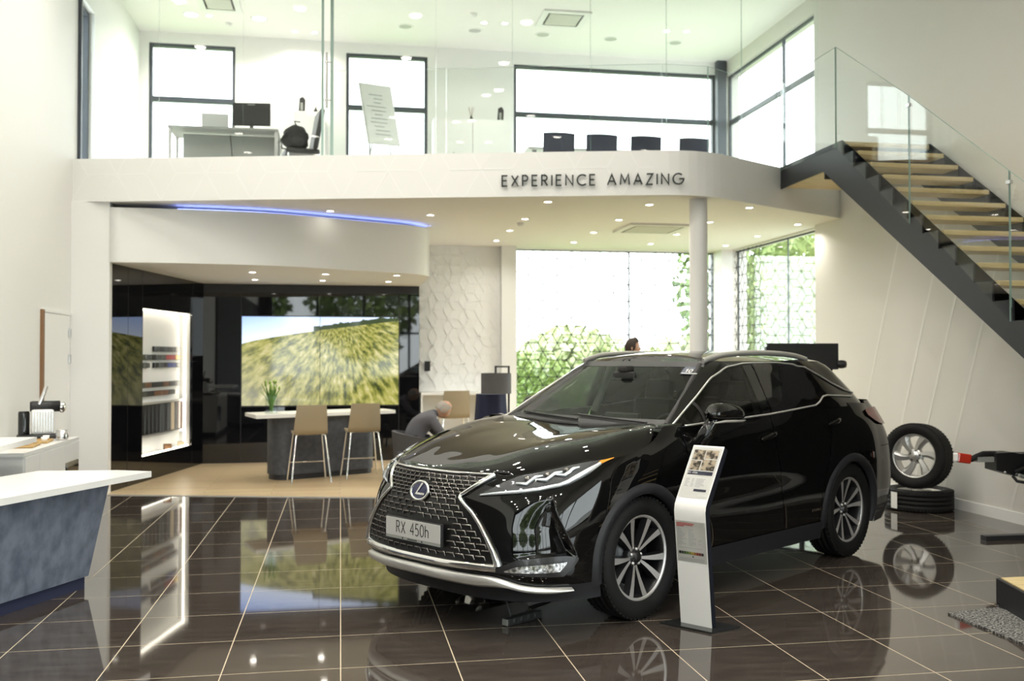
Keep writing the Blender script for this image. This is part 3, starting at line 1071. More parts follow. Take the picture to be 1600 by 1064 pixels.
zt_f = lerpf([(0.80, 1.167), (0.93, 1.168), (1.08, 1.168), (1.13, 1.150), (1.19, 1.110), (1.274, 1.060), (1.347, 1.048), (1.471, 1.020), (1.60, 1.0), (1.8, 1.0)])
sd = np.sort(np.concatenate([np.linspace(0, 1, 40), np.linspace(0, 0.10, 10), np.linspace(0.8, 0.95, 10)]))
both(MB().grid(patch(body, ux, lambda z: fd_f(z) + g_, arch, zt_f, nt=22, sdist=sd)), 'front_fender', M['paint'])
both(MB().grid(patch(body, lambda z: fd_f(z) - g_, lambda z: fd_r(z) + g_, sill, belt, ns=34, nt=26)), 'front_door', M['paint'])
both(MB().grid(patch(body, lambda z: fd_r(z) - g_, lambda z: rd_r(z) + g_, sill, belt, ns=26, nt=26)), 'rear_door', M['paint'])
xq = lambda z: np.full(np.shape(z), -1.93) if np.ndim(z) else -1.93
sd2 = np.sort(np.concatenate([np.linspace(0, 1, 50), np.linspace(0.75, 0.95, 16)]))
both(MB().grid(patch(body, lambda z: rd_r(z) - g_, xq, arch, belt, nt=24, sdist=sd2)), 'rear_fender', M['paint'])
# rear end
ur = 10.12
P = np.array([[body(np.array([u]), np.array([z]))[0] for u in np.linspace(ur, 13, 30)] for z in np.linspace(0.30, 0.86, 14)])
full = np.concatenate([P, P[:, -2::-1] * np.array([1, -1, 1])], axis=1)
MB().grid(full).build('rear_bumper', M['paint'], car)
P = np.array([[body(np.array([u]), np.array([z]))[0] for u in np.linspace(ur, 13, 30)] for z in np.linspace(0.865, 1.245, 12)])
full = np.concatenate([P, P[:, -2::-1] * np.array([1, -1, 1])], axis=1)
MB().grid(full).build('tailgate', M['paint'], car)
P = np.array([[body(np.array([u]), np.array([z]))[0] * np.array([1.0, 1.0, 1]) + np.array([0 if u < 10.5 else -0.02, 0, 0]) for u in np.linspace(9.95, 13, 26)] for z in np.linspace(0.22, 0.36, 5)])
full = np.concatenate([P, P[:, -2::-1] * np.array([1, -1, 1])], axis=1)
MB().grid(full).build('rear_valance', M['clad'], car)

# ---- sills
ss = np.linspace(0.96, -0.93, 24)
zz = np.linspace(0.20, 0.335, 5)
P = np.array([[body(u_of_x(body, np.array([x]), np.array([max(z, .22)]), 3, 11), np.array([max(z, .22)]))[0] + np.array([0, 0.008, min(0, z - .22)]) for z in zz] for x in ss])
both(MB().grid(P), 'side_sill', M['clad'])

# ---- wheel arch cladding


def arch_trim(cx, a0, a1):
    rr = [0.392, 0.400, 0.445, 0.462]
    of = [-0.03, 0.016, 0.014, 0.0]
    an = np.radians(np.linspace(a0, a1, 44))
    P = np.zeros((44, 4, 3))
    for j in range(4):
        x = cx + rr[j] * np.cos(an)
        z = np.maximum(HUBZ + rr[j] * np.sin(an), 0.235)
        u = u_of_x(body, x, z, 3, 12)
        p = body(u, z)
        p[:, 1] += of[j]
        P[:, j] = p
    return MB().grid(P)


both(arch_trim(HX, -14, 192), 'arch_trim', M['clad'])
both(arch_trim(-HX, -14, 200), 'arch_trim', M['clad'])
# wheel wells
for cx in (HX, -HX):
    w = MB().lathe([(0.44, 0.52), (0.44, 0.895)], 36, (cx, 0, HUBZ), axis='Y', a0=0.0, a1=PI)
    v = [(cx - 0.44, 0.52, 0.2), (cx + 0.44, 0.52, 0.2), (cx + 0.44, 0.52, 0.82), (cx - 0.44, 0.52, 0.82)]
    w.add(v, [(0, 1, 2, 3)])
    both(w, 'wheel_well', M['blackp'])

# ---- cabin shell
wind_u = 2.92
zw = lerpf([(0.93, 1.15), (0.755, 1.25), (0.585, 1.35), (0.41, 1.45), (0.235, 1.55), (0.165, 1.585)])
ztop = lerpf([(0.90, 1.157), (0.60, 1.315), (0.305, 1.468), (0.10, 1.540), (-0.15, 1.568), (-0.60, 1.572), (-0.89, 1.555), (-1.08, 1.31)])
P = np.array([[cab(np.array([u]), np.array([z]))[0] for u in np.linspace(0, wind_u, 18)] for z in np.linspace(1.15, 1.585, 16)])
full = np.concatenate([P[:, :0:-1] * np.array([1, -1, 1]), P], axis=1)
ws = MB().grid(full).build('windscreen', M['wind'], car)
# black band along the windscreen's lower and upper edge
for (z0, z1) in ((1.15, 1.195), (1.545, 1.585)):
    P = np.array([on(cab, [(u, z) for u in np.linspace(0, wind_u, 18)], 0.002) for z in np.linspace(z0, z1, 3)])
    full = np.concatenate([P[:, :0:-1] * np.array([1, -1, 1]), P], axis=1)
    MB().grid(full).build('shade_band', M['blackp'], ws)


def cpatch(x0, x1, zb, zt, ns=30, nt=6, off=0.0, umin=2.9):
    P = np.zeros((ns, nt, 3))
    for i, x in enumerate(np.linspace(x0, x1, ns)):
        a, b2 = float(zb(x)), float(zt(x))
        z = np.linspace(a, max(b2, a + 1e-4), nt)
        u = u_of_x(cab, np.full(nt, x), z, umin, 11)
        P[i] = cab(u, z) + (normals(cab, u, z) * off if off else 0)
    return P


pil_top = lambda x: zw(x) + 0.004 if x > 0.165 else 1.585
both(MB().grid(cpatch(0.90, -0.89, ztop, pil_top, 46, 6, 0.003)), 'roof_side_rail', M['paint'])
both(MB().grid(cpatch(0.895, 0.615, belt, ztop, 12, 5)), 'quarter_glass', M['sideglass'])
both(MB().grid(cpatch(0.600, -0.115, belt, ztop, 24, 10)), 'front_side_window', M['sideglass'])
both(MB().grid(cpatch(0.628, 0.598, belt, ztop, 3, 6, 0.003)), 'window_divider', M['blackp'])
both(MB().grid(cpatch(-0.11, -0.235, belt, ztop, 6, 8, 0.002)), 'b_pillar', M['privacy'])
both(MB().grid(cpatch(-0.24, -1.08, belt, ztop, 26, 10, 0.006)), 'rear_side_window', M['privacy'])
P = np.array([[cab(np.array([u]), np.array([z]))[0] for u in np.linspace(7.28, 11, 34)] for z in np.linspace(1.215, 1.585, 12)])
full = np.concatenate([P, P[:, -2::-1] * np.array([1, -1, 1])], axis=1)
MB().grid(full).build('rear_pillar', M['paint'], car)
P = np.array([on(cab, [(u, z) for u in np.linspace(9.25, 11, 14)], 0.006) for z in np.linspace(1.29, 1.55, 6)])
full = np.concatenate([P, P[:, -2::-1] * np.array([1, -1, 1])], axis=1)
MB().grid(full).build('rear_window', M['privacy'], car)
# roof
ue = np.linspace(0, 11, 67)
E_ = cab(ue, np.full(67, 1.585))
rp = lerpf([(0.3, 0.25), (0.1, 0.62), (-0.1, 0.86), (-0.35, 0.98), (-0.6, 1.0), (-0.9, 0.93), (-1.3, 0.68), (-1.7, 0.35)])
P = np.zeros((14, 67, 3))
for i, r in enumerate(np.linspace(0, 1, 14)):
    cxx = np.clip(E_[:, 0], -1.45, 0.0)
    x = cxx + (E_[:, 0] - cxx) * r
    y = E_[:, 1] * r
    P[i, :, 0], P[i, :, 1] = x, y
    P[i, :, 2] = 1.585 + 0.085 * rp(x) * (1 - r ** 2.4)
full = np.concatenate([P, P[:, -2::-1] * np.array([1, -1, 1])], axis=1)
MB().grid(full).build('roof', M['paint'], car)
sp = MB()
sp.grid([[(-1.42, y, 1.612 - 0.05 * (y / .56) ** 2) for y in np.linspace(-.56, .56, 15)], [(-1.62, y, 1.590 - 0.05 * (y / .56) ** 2) for y in np.linspace(-.56, .56, 15)],
         [(-1.76, y, 1.560 - 0.05 * (y / .56) ** 2) for y in np.linspace(-.56, .56, 15)], [(-1.74, y, 1.530 - 0.05 * (y / .56) ** 2) for y in np.linspace(-.56, .56, 15)],
         [(-1.58, y, 1.530 - 0.05 * (y / .56) ** 2) for y in np.linspace(-.56, .56, 15)]])
sp.build('roof_spoiler', M['paint'], car)
rail = [(0.22, .572, 1.588), (0.12, .578, 1.612), (-0.05, .585, 1.636), (-0.4, .59, 1.650), (-0.8, .588, 1.645), (-1.1, .575, 1.626), (-1.30, .56, 1.598)]
both(MB().tube(cr(rail, 22), 0.013, 8, flat=1.7), 'roof_rail', M['satin'])
# chrome around the side windows
xs = np.linspace(0.90, -0.90, 34)
top = [on(cab, [(float(u_of_x(cab, np.array([x]), np.array([float(ztop(x))]), 2.9, 11)[0]), float(ztop(x)))], 0.006)[0] for x in xs]
tail = [(-1.0, 1.535), (-1.2, 1.462), (-1.36, 1.400), (-1.55, 1.345), (-1.74, 1.312)]
top += [on(cab, [(float(u_of_x(cab, np.array([x]), np.array([z]), 2.9, 11)[0]), z)], 0.008)[0] for x, z in tail]
both(MB().tube(top, 0.0075, 6, flat=1.0), 'window_chrome', M['satin'])
xs = np.linspace(0.90, -0.90, 30)
bot = [on(cab, [(float(u_of_x(cab, np.array([x]), np.array([float(belt(x))]), 2.9, 11)[0]), float(belt(x)))], 0.008)[0] for x in xs]
bot += [on(cab, [(float(u_of_x(cab, np.array([x]), np.array([z]), 2.9, 11)[0]), z)], 0.008)[0] for x, z in ((-0.98, 1.262), (-1.07, 1.302), (-1.14, 1.308), (-1.4, 1.297), (-1.65, 1.285))]
both(MB().tube(bot, 0.0075, 6), 'belt_chrome', M['satin'])

# ---- door handles
for (xa, za) in ((-0.10, 1.045), (-1.09, 1.098)):
    pts = []
    for t in np.linspace(0, 1, 7):
        x, z = xa + 0.11 - 0.22 * t, za - 0.018 + 0.036 * t
        u = float(u_of_x(body, np.array([x]), np.array([z]), 3, 11)[0])
        pts.append(on(body, [(u, z)], 0.012 + 0.026 * math.sin(PI * t))[0])
    both(MB().tube(pts, [.008, .013, .015, .016, .015, .013, .008], 8, flat=1.3), 'door_handle', M['paint'])
# ---- side badge
u0 = float(u_of_x(body, np.array([-0.74]), np.array([0.437]), 3, 11)[0])
u1 = float(u_of_x(body, np.array([-0.92]), np.array([0.437]), 3, 11)[0])
bd = MB()
for k in range(6):
    ua = u0 + (u1 - u0) * (k + 0.1) / 6
    ubb = u0 + (u1 - u0) * (k + 0.75) / 6
    q = on(body, [(ua, 0.428), (ubb, 0.428), (ubb, 0.447), (ua, 0.447)], 0.006)
    bd.add(q, [(0, 1, 2, 3), (3, 2, 1, 0)])
both(bd, 'hybrid_badge', M['chrome'])

# ---- mirrors, folded back along the door glass
mir = MB()
ring = []
prof = [(0.80, 0.15), (0.785, 0.55), (0.74, 0.88), (0.66, 1.0), (0.57, 0.98), (0.49, 0.88), (0.43, 0.66), (0.40, 0.36), (0.393, 0.05)]
for (d, sc) in prof:
    r = []
    for k in range(20):
        a = 2 * PI * k / 20
        hy = 0.072 * sc * math.cos(a)
        hz_ = 0.072 * sc * math.sin(a) * (1.12 if math.sin(a) > 0 else 0.62)
        r.append((d, 1.005 + hy, 1.238 + hz_ - 0.045 * (0.72 - d)))
    r.append(r[0])
    ring.append(r)
mir.grid(ring)
FAR = Matrix.Translation((-0.30, 0.03, -0.01))      # the far mirror is folded tighter against its window
ma = mir.build('door_mirror', M['paint'], car)
mb_ = mirror(mir).xf(FAR).build('door_mirror', M['paint'], car)
arm = MB().tube([(0.80, 0.885, 1.04), (0.79, 0.93, 1.06), (0.775, 0.965, 1.11), (0.755, 0.985, 1.165), (0.72, 1.0, 1.205)], [.052, .055, .050, .043, .036], 12)
arm.build('mirror_arm', M['paint'], ma)
mirror(arm).xf(FAR).build('mirror_arm', M['paint'], mb_)
st = MB().tube([(0.79, 1.045, 1.188), (0.70, 1.070, 1.196), (0.60, 1.076, 1.193), (0.49, 1.068, 1.190), (0.42, 1.045, 1.19)], [.005, .010, .010, .008, .004], 6)
st.build('mirror_trim', M['satin'], ma)
mirror(st).xf(FAR).build('mirror_trim', M['satin'], mb_)

# ---- spindle grille
GO = [(0.0, 0.400, 0.905), (0.3, .400, .905), (0.6, .402, .904), (0.93, .404, .903), (1.10, .408, .903), (1.35, .412, .905), (1.50, .415, .905)]
# half outline as a chain in (u,z): top corner, waist, lower corner
half = [(1.50, .912), (1.30, .868), (1.10, .826), (0.94, .792), (1.10, .757), (1.34, .712), (1.55, .648), (1.72, .578), (1.88, .500), (2.0, .432)]
hz = np.array([p[1] for p in half])[::-1]
hu = np.array([p[0] for p in half])[::-1]
gu = lambda z: np.interp(z, hz, hu)
zs = np.linspace(0.425, 0.908, 34)
P = np.array([on(body, [(gu(z) * q, z) for q in np.linspace(0, 1, 14)], 0.003) for z in zs])
full = np.concatenate([P[:, :0:-1] * np.array([1, -1, 1]), P], axis=1)
M['grille_black'] = mat('grille_black', (0.006, 0.006, 0.006), 0.35)
M['grille_chip'] = mat('grille_dark_chrome', (0.20, 0.19, 0.18), 0.22, metal=0.9)
gr = MB().grid(full).build('grille', M['grille_black'], car)


def ring_pt(yy, z, off):
    """point on the nose at lateral y (either sign) and height z"""
    u = 0.0
    lo_, hi_ = 0.0, 3.5
    ay = abs(yy)
    for _ in range(26):
        mid = (lo_ + hi_) / 2
        if body(np.array([mid]), np.array([z]))[0][1] < ay:
            lo_ = mid
        else:
            hi_ = mid
    p = on(body, [(max(lo_, 0.0), z)], off)[0]
    return np.array([p[0], p[1] if yy >= 0 else -p[1], p[2]])


gy_ = lambda z: body(np.array([gu(z)]), np.array([z]))[0][1]
# mesh of the grille: rows of small L-shaped bars
chip_n = 0
row = 0
z = 0.895
rowsz = []
while z > 0.44:
    pitch = 0.0205 if z > 0.79 else 0.0335
    rowsz.append((z, pitch))
    z -= pitch
for ri, (z, pitch) in enumerate(rowsz):
    ym = gy_(min(max(z, .43), .905)) - 0.022
    wdt = 0.050 if pitch < 0.03 else 0.068
    off0 = (ri % 2) * wdt / 2
    k = -10
    for k in range(-12, 13):
        yc = k * wdt + off0
        if abs(yc) > ym:
            continue
        if abs(z - 0.805) < 0.055 and abs(yc) < 0.075:
            continue
        if 0.485 < z < 0.645 and abs(yc) < 0.285:
            continue
        sg = 1 if yc >= 0 else -1
        a = ring_pt(yc - sg * wdt * 0.42, z, 0.012)
        b2 = ring_pt(yc + sg * wdt * 0.36, z, 0.012)
        c = ring_pt(yc + sg * wdt * 0.46, z - pitch * 0.62, 0.008)
        mb = MB().tube([a, b2, c], [0.0050, 0.0072, 0.0042], 5)
        mb.build('grille_bar', M['grille_chip'], gr)
        chip_n += 1
# chrome frame: sides as tapering tubes, top strip, bottom bar
sidep = [ring_pt(gy_(zz_) + 0.002, zz_, 0.012) for zz_ in np.concatenate([np.linspace(.912, .80, 9), np.linspace(.785, .425, 20)])]
rad = [float(np.interp(p[2], [.42, .5, .6, .75, .80, .92], [.024, .020, .015, .012, .012, .016])) for p in sidep]
both(MB().tube(sidep, rad, 8), 'grille_frame', M['chrome'])
topb = [on(body, [(u, .912)], 0.012)[0] for u in np.linspace(0, 1.5, 14)]
topb = [np.array([p[0], -p[1], p[2]]) for p in topb[:0:-1]] + topb
MB().tube(topb, 0.009, 8).build('grille_frame_top', M['chrome'], car)
bb = []
for (zz_, o_) in ((.435, .004), (.430, .022), (.398, .024), (.390, .004)):
    r = on(body, [(u, zz_) for u in np.linspace(0, 1.98, 16)], o_)
    bb.append(np.concatenate([r[:0:-1] * np.array([1, -1, 1]), r]))
MB().grid(np.array(bb)).build('grille_frame_base', M['chrome'], car)
# silver skid strip under the bumper
sk = [(0, .352), (0.5, .350), (1.0, .345), (1.5, .342), (1.85, .343), (2.15, .333), (2.45, .312), (2.75, .300), (3.1, .293), (3.4, .290), (3.68, .288)]
wid = [.030, .030, .030, .030, .026, .018, .012, .010, .010, .008, .003]
bb = []
for (t, o_) in ((1, .004), (0.9, .030), (-0.2, .040), (-0.9, .028), (-1, .002)):
    r = np.array([on(body, [(u, zz_ - .004 + t * w_)], o_)[0] for (u, zz_), w_ in zip(sk, wid)])
    r = cr(r, 40)
    bb.append(np.concatenate([r[:0:-1] * np.array([1, -1, 1]), r]))
MB().grid(np.array(bb)).build('skid_strip', M['satin'], car)

# ---- number plate
pl_ = empty('plate_mount', (0, 0, 0))
COL.objects.unlink(pl_)
bpy.data.objects.remove(pl_)
PX = 2.452
np_ = MB().box((PX - 0.012, 0, 0.566), (0.02, 0.532, 0.136), bev=0.004).build('number_plate', M['blackp'], car)
MB().b2(PX - 0.001, PX + 0.003, -0.258, 0.258, 0.519, 0.628).build('plate_face', M['plate'], np_)
MB().b2(PX - 0.001, PX + 0.0035, -0.258, 0.258, 0.502, 0.518).build('plate_footer', M['grey'], np_)
tw = text_width('RX 450h', 0.070, 0.015, 0.85)
cur = -tw / 2
for ch in 'RX 450h':
    if ch != ' ':
        g2 = glyph(ch, 0.070, 0.0055, 0.001, 0.85)
        g2.xf(Matrix.Translation((PX + 0.0035, cur, 0.541)) @ Matrix.Rotation(R90, 4, 'Z'))
        g2.build('plate_letter', M['ink'], np_)
    cur += GL[ch][0] * 0.070 * 0.85 + 0.015
ft = MB()
for k in range(8):
    ft.b2(PX + 0.003, PX + 0.0042, -0.045 + k * 0.0115, -0.037 + k * 0.0115, 0.506, 0.5135)
ft.b2(PX + 0.003, PX + 0.0042, -0.097, -0.087, 0.505, 0.515)
ft.b2(PX + 0.003, PX + 0.0042, 0.087, 0.097, 0.505, 0.515)
ft.build('plate_small_print', M['ink'], np_)

# ---- emblem: blue oval with a chrome ring and a leaning L
ey = 0.062
en = Matrix.Translation((2.392, 0, 0.803)) @ Matrix.Rotation(math.radians(-16), 4, 'Y') @ Matrix.Rotation(R90, 4, 'Z')
em = MB()
ov = [(0.078 * math.cos(2 * PI * k / 32), 0.055 * math.sin(2 * PI * k / 32)) for k in range(32)]
em.add([(p[0], -0.006, p[1]) for p in ov], [list(range(32))[::-1]])
em.add([(p[0], -0.006, p[1]) for p in ov], [list(range(32))])
em.xf(en)
eo = em.build('emblem', M['emblue'], car)
rg = MB().tube([(p[0] * 1.03, -0.004, p[1] * 1.03) for p in ov], 0.0085, 8, closed=True).xf(en)
rg.build('emblem_ring', M['chrome'], eo)
Lp = [(0.030, 0.046), (-0.020, -0.022), (0.052, -0.024)]
lm_ = MB()
lm_.add([(a, -0.012, b2) for a, b2 in [(0.012, 0.047), (0.028, 0.044), (-0.012, -0.014), (-0.030, -0.026)]], [(0, 1, 2, 3), (3, 2, 1, 0)])
lm_.add([(a, -0.012, b2) for a, b2 in [(-0.030, -0.026), (-0.012, -0.014), (0.058, -0.014), (0.054, -0.026)]], [(0, 1, 2, 3), (3, 2, 1, 0)])
lm_.xf(en).build('emblem_letter', M['chrome'], eo)

# ---- headlights
HO = [(1.40, .803, .806), (1.62, .809, .846), (1.82, .815, .885), (2.05, .822, .917), (2.35, .832, .931), (2.65, .843, .949), (3.0, .862, .970), (3.25, .882, .982), (3.5, .915, .991), (3.7, .945, .996), (3.85, .972, .998), (4.0, .998, 1.002)]
hl = MB().grid(poly_on(body, HO, 0.006, 4))
ha, hb = both(hl, 'headlight', M['lampblack'])


def strip(chain, w, off, th=0.006):
    """raised ribbon following (u,z) chain, width w in z/u"""
    pts = on(body, chain, off)
    return MB().tube(pts, w, 6)


def sub(mbx, name, m):
    mbx.build(name, m, ha)
    mirror(mbx).build(name, m, hb)


sub(strip([(1.44, .808), (1.8, .821), (2.2, .832), (2.6, .846), (3.0, .866), (3.2, .882), (3.42, .912), (3.62, .945), (3.78, .975)], [.005, .009, .011, .011, .012, .014, .017, .016, .009], 0.010), 'daytime_strip', M['ledwhite'])
for (ua, za) in ((2.25, .868), (2.62, .888), (2.98, .912)):
    sub(strip([(ua - 0.16, za + .006), (ua + 0.06, za + .003), (ua + 0.17, za + .038), (ua + 0.30, za + .045)], [.006, .011, .010, .006], 0.014), 'led_hook', M['ledwhite'])
    q = on(body, [(ua + 0.02, za + .030)], 0.010)[0]
    sub(MB().ball(q, 0.020, 6, 4, sc=(1.1, 1.1, 0.85)), 'led_projector', M['grille_chip'])
sub(MB().grid(poly_on(body, [(3.70, .955, .990), (3.82, .975, .994), (3.92, .988, .999), (4.02, .999, 1.003)], 0.012, 2)), 'side_marker', M['amber'])
sub(MB().grid(poly_on(body, HO[:9], 0.022, 4)), 'lens_cover', M['lens'])

# ---- fog lamps
FO = [(1.85, .386, .400), (2.1, .384, .428), (2.4, .376, .462), (2.8, .368, .472), (3.2, .362, .478), (3.5, .358, .474), (3.72, .400, .462), (3.82, .44, .455)]
fa, fb = both(MB().grid(poly_on(body, FO, 0.006, 3)), 'fog_lamp_housing', M['lampblack'])
F2 = MB().grid(poly_on(body, [(2.16, .396, .403), (2.4, .392, .425), (2.7, .391, .433), (3.05, .391, .438), (3.38, .392, .441), (3.50, .43, .443)], 0.016, 3))
M['fogglass'] = noise_col(mat('fog_reflector', (0.7, 0.7, 0.7), 0.15, metal=0.8), (0.15, 0.15, 0.15), (0.95, 0.95, 0.95), 60.0, 2.0)
F2.build('fog_lens', M['fogglass'], fa)
mirror(F2).build('fog_lens', M['fogglass'], fb)

# ---- tail lamps
TO = [(9.75, 1.125, 1.165), (10.0, 1.075, 1.178), (10.3, 1.045, 1.180), (10.7, 1.03, 1.178), (11.2, 1.05, 1.165), (11.8, 1.07, 1.15)]
both(MB().grid(poly_on(body, TO, 0.016, 3)), 'tail_lamp', M['red'])

# ---- wheels


def tyre_mesh(R, rr, wd, grooves=True):
    hw = wd / 2
    pr = [(rr - 0.004, -hw * 0.72), (rr + 0.012, -hw * 0.90), (rr + (R - rr) * 0.5, -hw * 1.02), (R - 0.028, -hw * 0.97), (R - 0.009, -hw * 0.86), (R, -hw * 0.70)]
    for y in (-0.42, -0.02, 0.38):
        pr += [(R + 0.001, hw * y - 0.0), (R - 0.010, hw * (y + 0.02)), (R - 0.010, hw * (y + 0.08)), (R + 0.001, hw * (y + 0.10))]
    pr += [(R, hw * 0.70), (R - 0.009, hw * 0.86), (R - 0.028, hw * 0.97), (rr + (R - rr) * 0.5, hw * 1.02), (rr + 0.012, hw * 0.90), (rr - 0.004, hw * 0.72)]
    mb = MB().lathe(pr, 72, (0, 0, 0), axis='Y')
    # tread blocks on both shoulders
    for sg in (-1, 1):
        for k in range(60):
            a = 2 * PI * k / 60
            m = Matrix.Rotation(-a, 4, 'Y')
            b2 = MB().box((R - 0.006, sg * hw * 0.78, 0), (0.010, hw * 0.20, 0.020))
            mb.add([m @ Vector(p) for p in b2.v], b2.f)
    return mb


tyre = tyre_mesh(0.377, 0.262, 0.235)
tyre_me = tyre.mesh('wheel', M['rubber'])
rim_me = MB().lathe([(0.258, -0.10), (0.240, -0.06), (0.236, 0.05), (0.246, 0.082), (0.262, 0.092), (0.268, 0.088), (0.264, 0.07)], 56, axis='Y', mis=[0, 0, 0, 1, 1, 1]).mesh('rim', [M['alloy_dark'], M['alloy']])
disc_me = MB().lathe([(0.005, -0.02), (0.175, -0.02), (0.175, 0.0), (0.005, 0.0)], 36, axis='Y').mesh('brake_disc', M['alloy_dark'])
hub_me = MB().lathe([(0.0005, 0.072), (0.028, 0.071), (0.033, 0.066), (0.034, 0.05), (0.062, 0.045), (0.070, 0.03), (0.072, -0.01)], 28, axis='Y', mis=[1, 1, 0, 0, 0, 0]).mesh('hub_cap', [M['alloy_dark'], M['blackp']])
nut_me = MB().lathe([(0.0005, 0.060), (0.009, 0.059), (0.011, 0.05), (0.011, 0.02)], 8, axis='Y').mesh('wheel_nut', M['alloy'])


def spoke_blade(mb, a0, a1, w0, w1, tw=0.0):
    """flat tapering blade, machined face, dark flanks; a0 hub angle, a1 rim angle"""
    pts = []
    for t in np.linspace(0, 1, 6):
        r = 0.050 + (0.246 - 0.050) * t
        a = a0 + (a1 - a0) * t ** 0.8
        c = (r * math.cos(a), r * math.sin(a))
        tx = (-math.sin(a), math.cos(a))
        w = w0 + (w1 - w0) * t
        y = 0.046 + 0.034 * t
        pts.append([(c[0] + tx[0] * w, y, c[1] + tx[1] * w), (c[0] - tx[0] * w, y, c[1] - tx[1] * w), (c[0] - tx[0] * w * 1.5, y - 0.045, c[1] - tx[1] * w * 1.5), (c[0] + tx[0] * w * 1.5, y - 0.045, c[1] + tx[1] * w * 1.5)])
    for i in range(5):
        A, B = pts[i], pts[i + 1]
        mb.add([A[0], A[1], B[1], B[0]], [(0, 1, 2, 3)], 1)
        mb.add([A[1], A[2], B[2], B[1]], [(0, 1, 2, 3)], 0)
        mb.add([A[3], A[0], B[0], B[3]], [(0, 1, 2, 3)], 0)


sb = MB()
spoke_blade(sb, -0.16, -0.28, 0.008, 0.021)
spoke_blade(sb, 0.16, 0.28, 0.008, 0.021)
spoke_me = sb.mesh('spoke', [M['alloy_dark'], M['alloy']])


def add_wheel(x, side, ang):
    w = bpy.data.objects.new('wheel', tyre_me)
    link(w, car)
    w.location = (x, side * 0.800, HUBZ)
    w.rotation_euler = (0, 0, 0 if side > 0 else PI)
    for nm, me, k in (('rim', rim_me, 1), ('brake_disc', disc_me, 1), ('hub_cap', hub_me, 1), ('spoke', spoke_me, 5), ('wheel_nut', nut_me, 5)):
        for i in range(k):
            o = bpy.data.objects.new(nm, me)
            link(o, w)
            a = ang + 2 * PI * i / 5
            o.rotation_euler = (0, a, 0)
            if nm == 'wheel_nut':
                aa = a + PI / 5
                o.location = (0.048 * math.cos(-aa), 0.0, 0.048 * math.sin(-aa))


add_wheel(HX, 1, 1.50)
add_wheel(-HX, 1, 1.0)
add_wheel(HX, -1, 0.3)
add_wheel(-HX, -1, 0.9)

# ---- underbody and cabin interior
MB().b2(-2.1, 2.15, -0.50, 0.50, 0.19, 0.36).build('underbody', M['blackp'], car)
MB().b2(-0.85, 0.85, -0.86, 0.86, 0.24, 0.42).build('floor_pan', M['blackp'], car)
ib = MB().b2(0.25, 0.98, -0.74, 0.74, 0.60, 1.02)
ib.grid([[(1.0, y, 1.10), (0.8, y, 1.125), (0.55, y, 1.115), (0.40, y, 1.06), (0.36, y, 0.95)] for y in np.linspace(-0.76, 0.76, 9)], flip=True)
ib.build('dashboard', M['interior'], car)
MB().b2(0.42, 0.46, -0.16, 0.16, 1.11, 1.20, bev=0.01).build('dash_display', M['interior'], car)
sw = MB().tube([(0.30 + 0.09 * math.sin(2 * PI * k / 28) * 0.45, 0.37 + 0.185 * math.cos(2 * PI * k / 28), 1.03 + 0.165 * math.sin(2 * PI * k / 28)) for k in range(28)], 0.016, 8, closed=True)
sw.box((0.31, 0.37, 1.03), (0.05, 0.14, 0.09), bev=0.02).box((0.31, 0.37, 1.03), (0.02, 0.34, 0.03))
sw.tube([(0.31, 0.37, 1.03), (0.5, 0.37, 0.98)], 0.03, 8)
sw.build('steering_wheel', M['interior'], car)
for yy in (0.37, -0.37):
    se = MB().box((-0.12, yy, 0.66), (0.52, 0.50, 0.16), bev=0.05).box((-0.42, yy, 0.98), (0.15, 0.48, 0.60), ry=math.radians(-14), bev=0.06)
    so = se.build('front_seat', M['leather'], car)
    MB().box((-0.515, yy, 1.345), (0.10, 0.27, 0.17), ry=math.radians(-10), bev=0.04).build('headrest', M['leather'], so)
rs = MB().box((-1.0, 0, 0.68), (0.5, 1.35, 0.16), bev=0.05).box((-1.32, 0, 0.98), (0.15, 1.35, 0.56), ry=math.radians(-18), bev=0.06)
ro = rs.build('rear_seat', M['leather'], car)
for yy in (0.42, 0.0, -0.42):
    MB().box((-1.40, yy, 1.32), (0.09, 0.24, 0.15), ry=math.radians(-10), bev=0.035).build('headrest', M['leather'], ro)
MB().b2(-1.9, 1.0, -0.80, 0.80, 0.42, 0.45).build('cabin_floor', M['interior'], car)
for sg in (1, -1):
    MB().grid([[(x, sg * (0.79), 0.45), (x, sg * 0.80, 0.9), (x, sg * 0.805, 1.12)] for x in np.linspace(0.85, -1.5, 6)]).build('door_lining', M['interior'], car)
MB().b2(-1.75, -1.6, -0.7, 0.7, 0.45, 1.2).build('cargo_wall', M['interior'], car)
MB().box((0.42, 0.0, 1.475), (0.03, 0.21, 0.065), bev=0.012).build('rear_view_mirror', M['interior'], car)
MB().box((0.40, 0.0, 1.53), (0.10, 0.09, 0.05), bev=0.015).build('sensor_housing', M['interior'], car)
# grey inner trim of the pillars and headliner
hd = np.array([[(cxp[0] * 1.0, cxp[1] * 0.96, 1.57) for cxp in [(x, y)for y in np.linspace(-.62, .62, 7)]] for x in np.linspace(0.15, -1.4, 6)])
MB().grid(hd).build('headliner', M['headliner'], car)
both(MB().tube([(-0.17, 0.80, 1.16), (-0.20, 0.735, 1.35), (-0.22, 0.64, 1.56)], 0.035, 8), 'pillar_lining', M['headliner'])
both(MB().tube([(0.90, 0.74, 1.16), (0.57, 0.645, 1.34), (0.22, 0.545, 1.56)], 0.022, 8), 'pillar_lining', M['interior'])
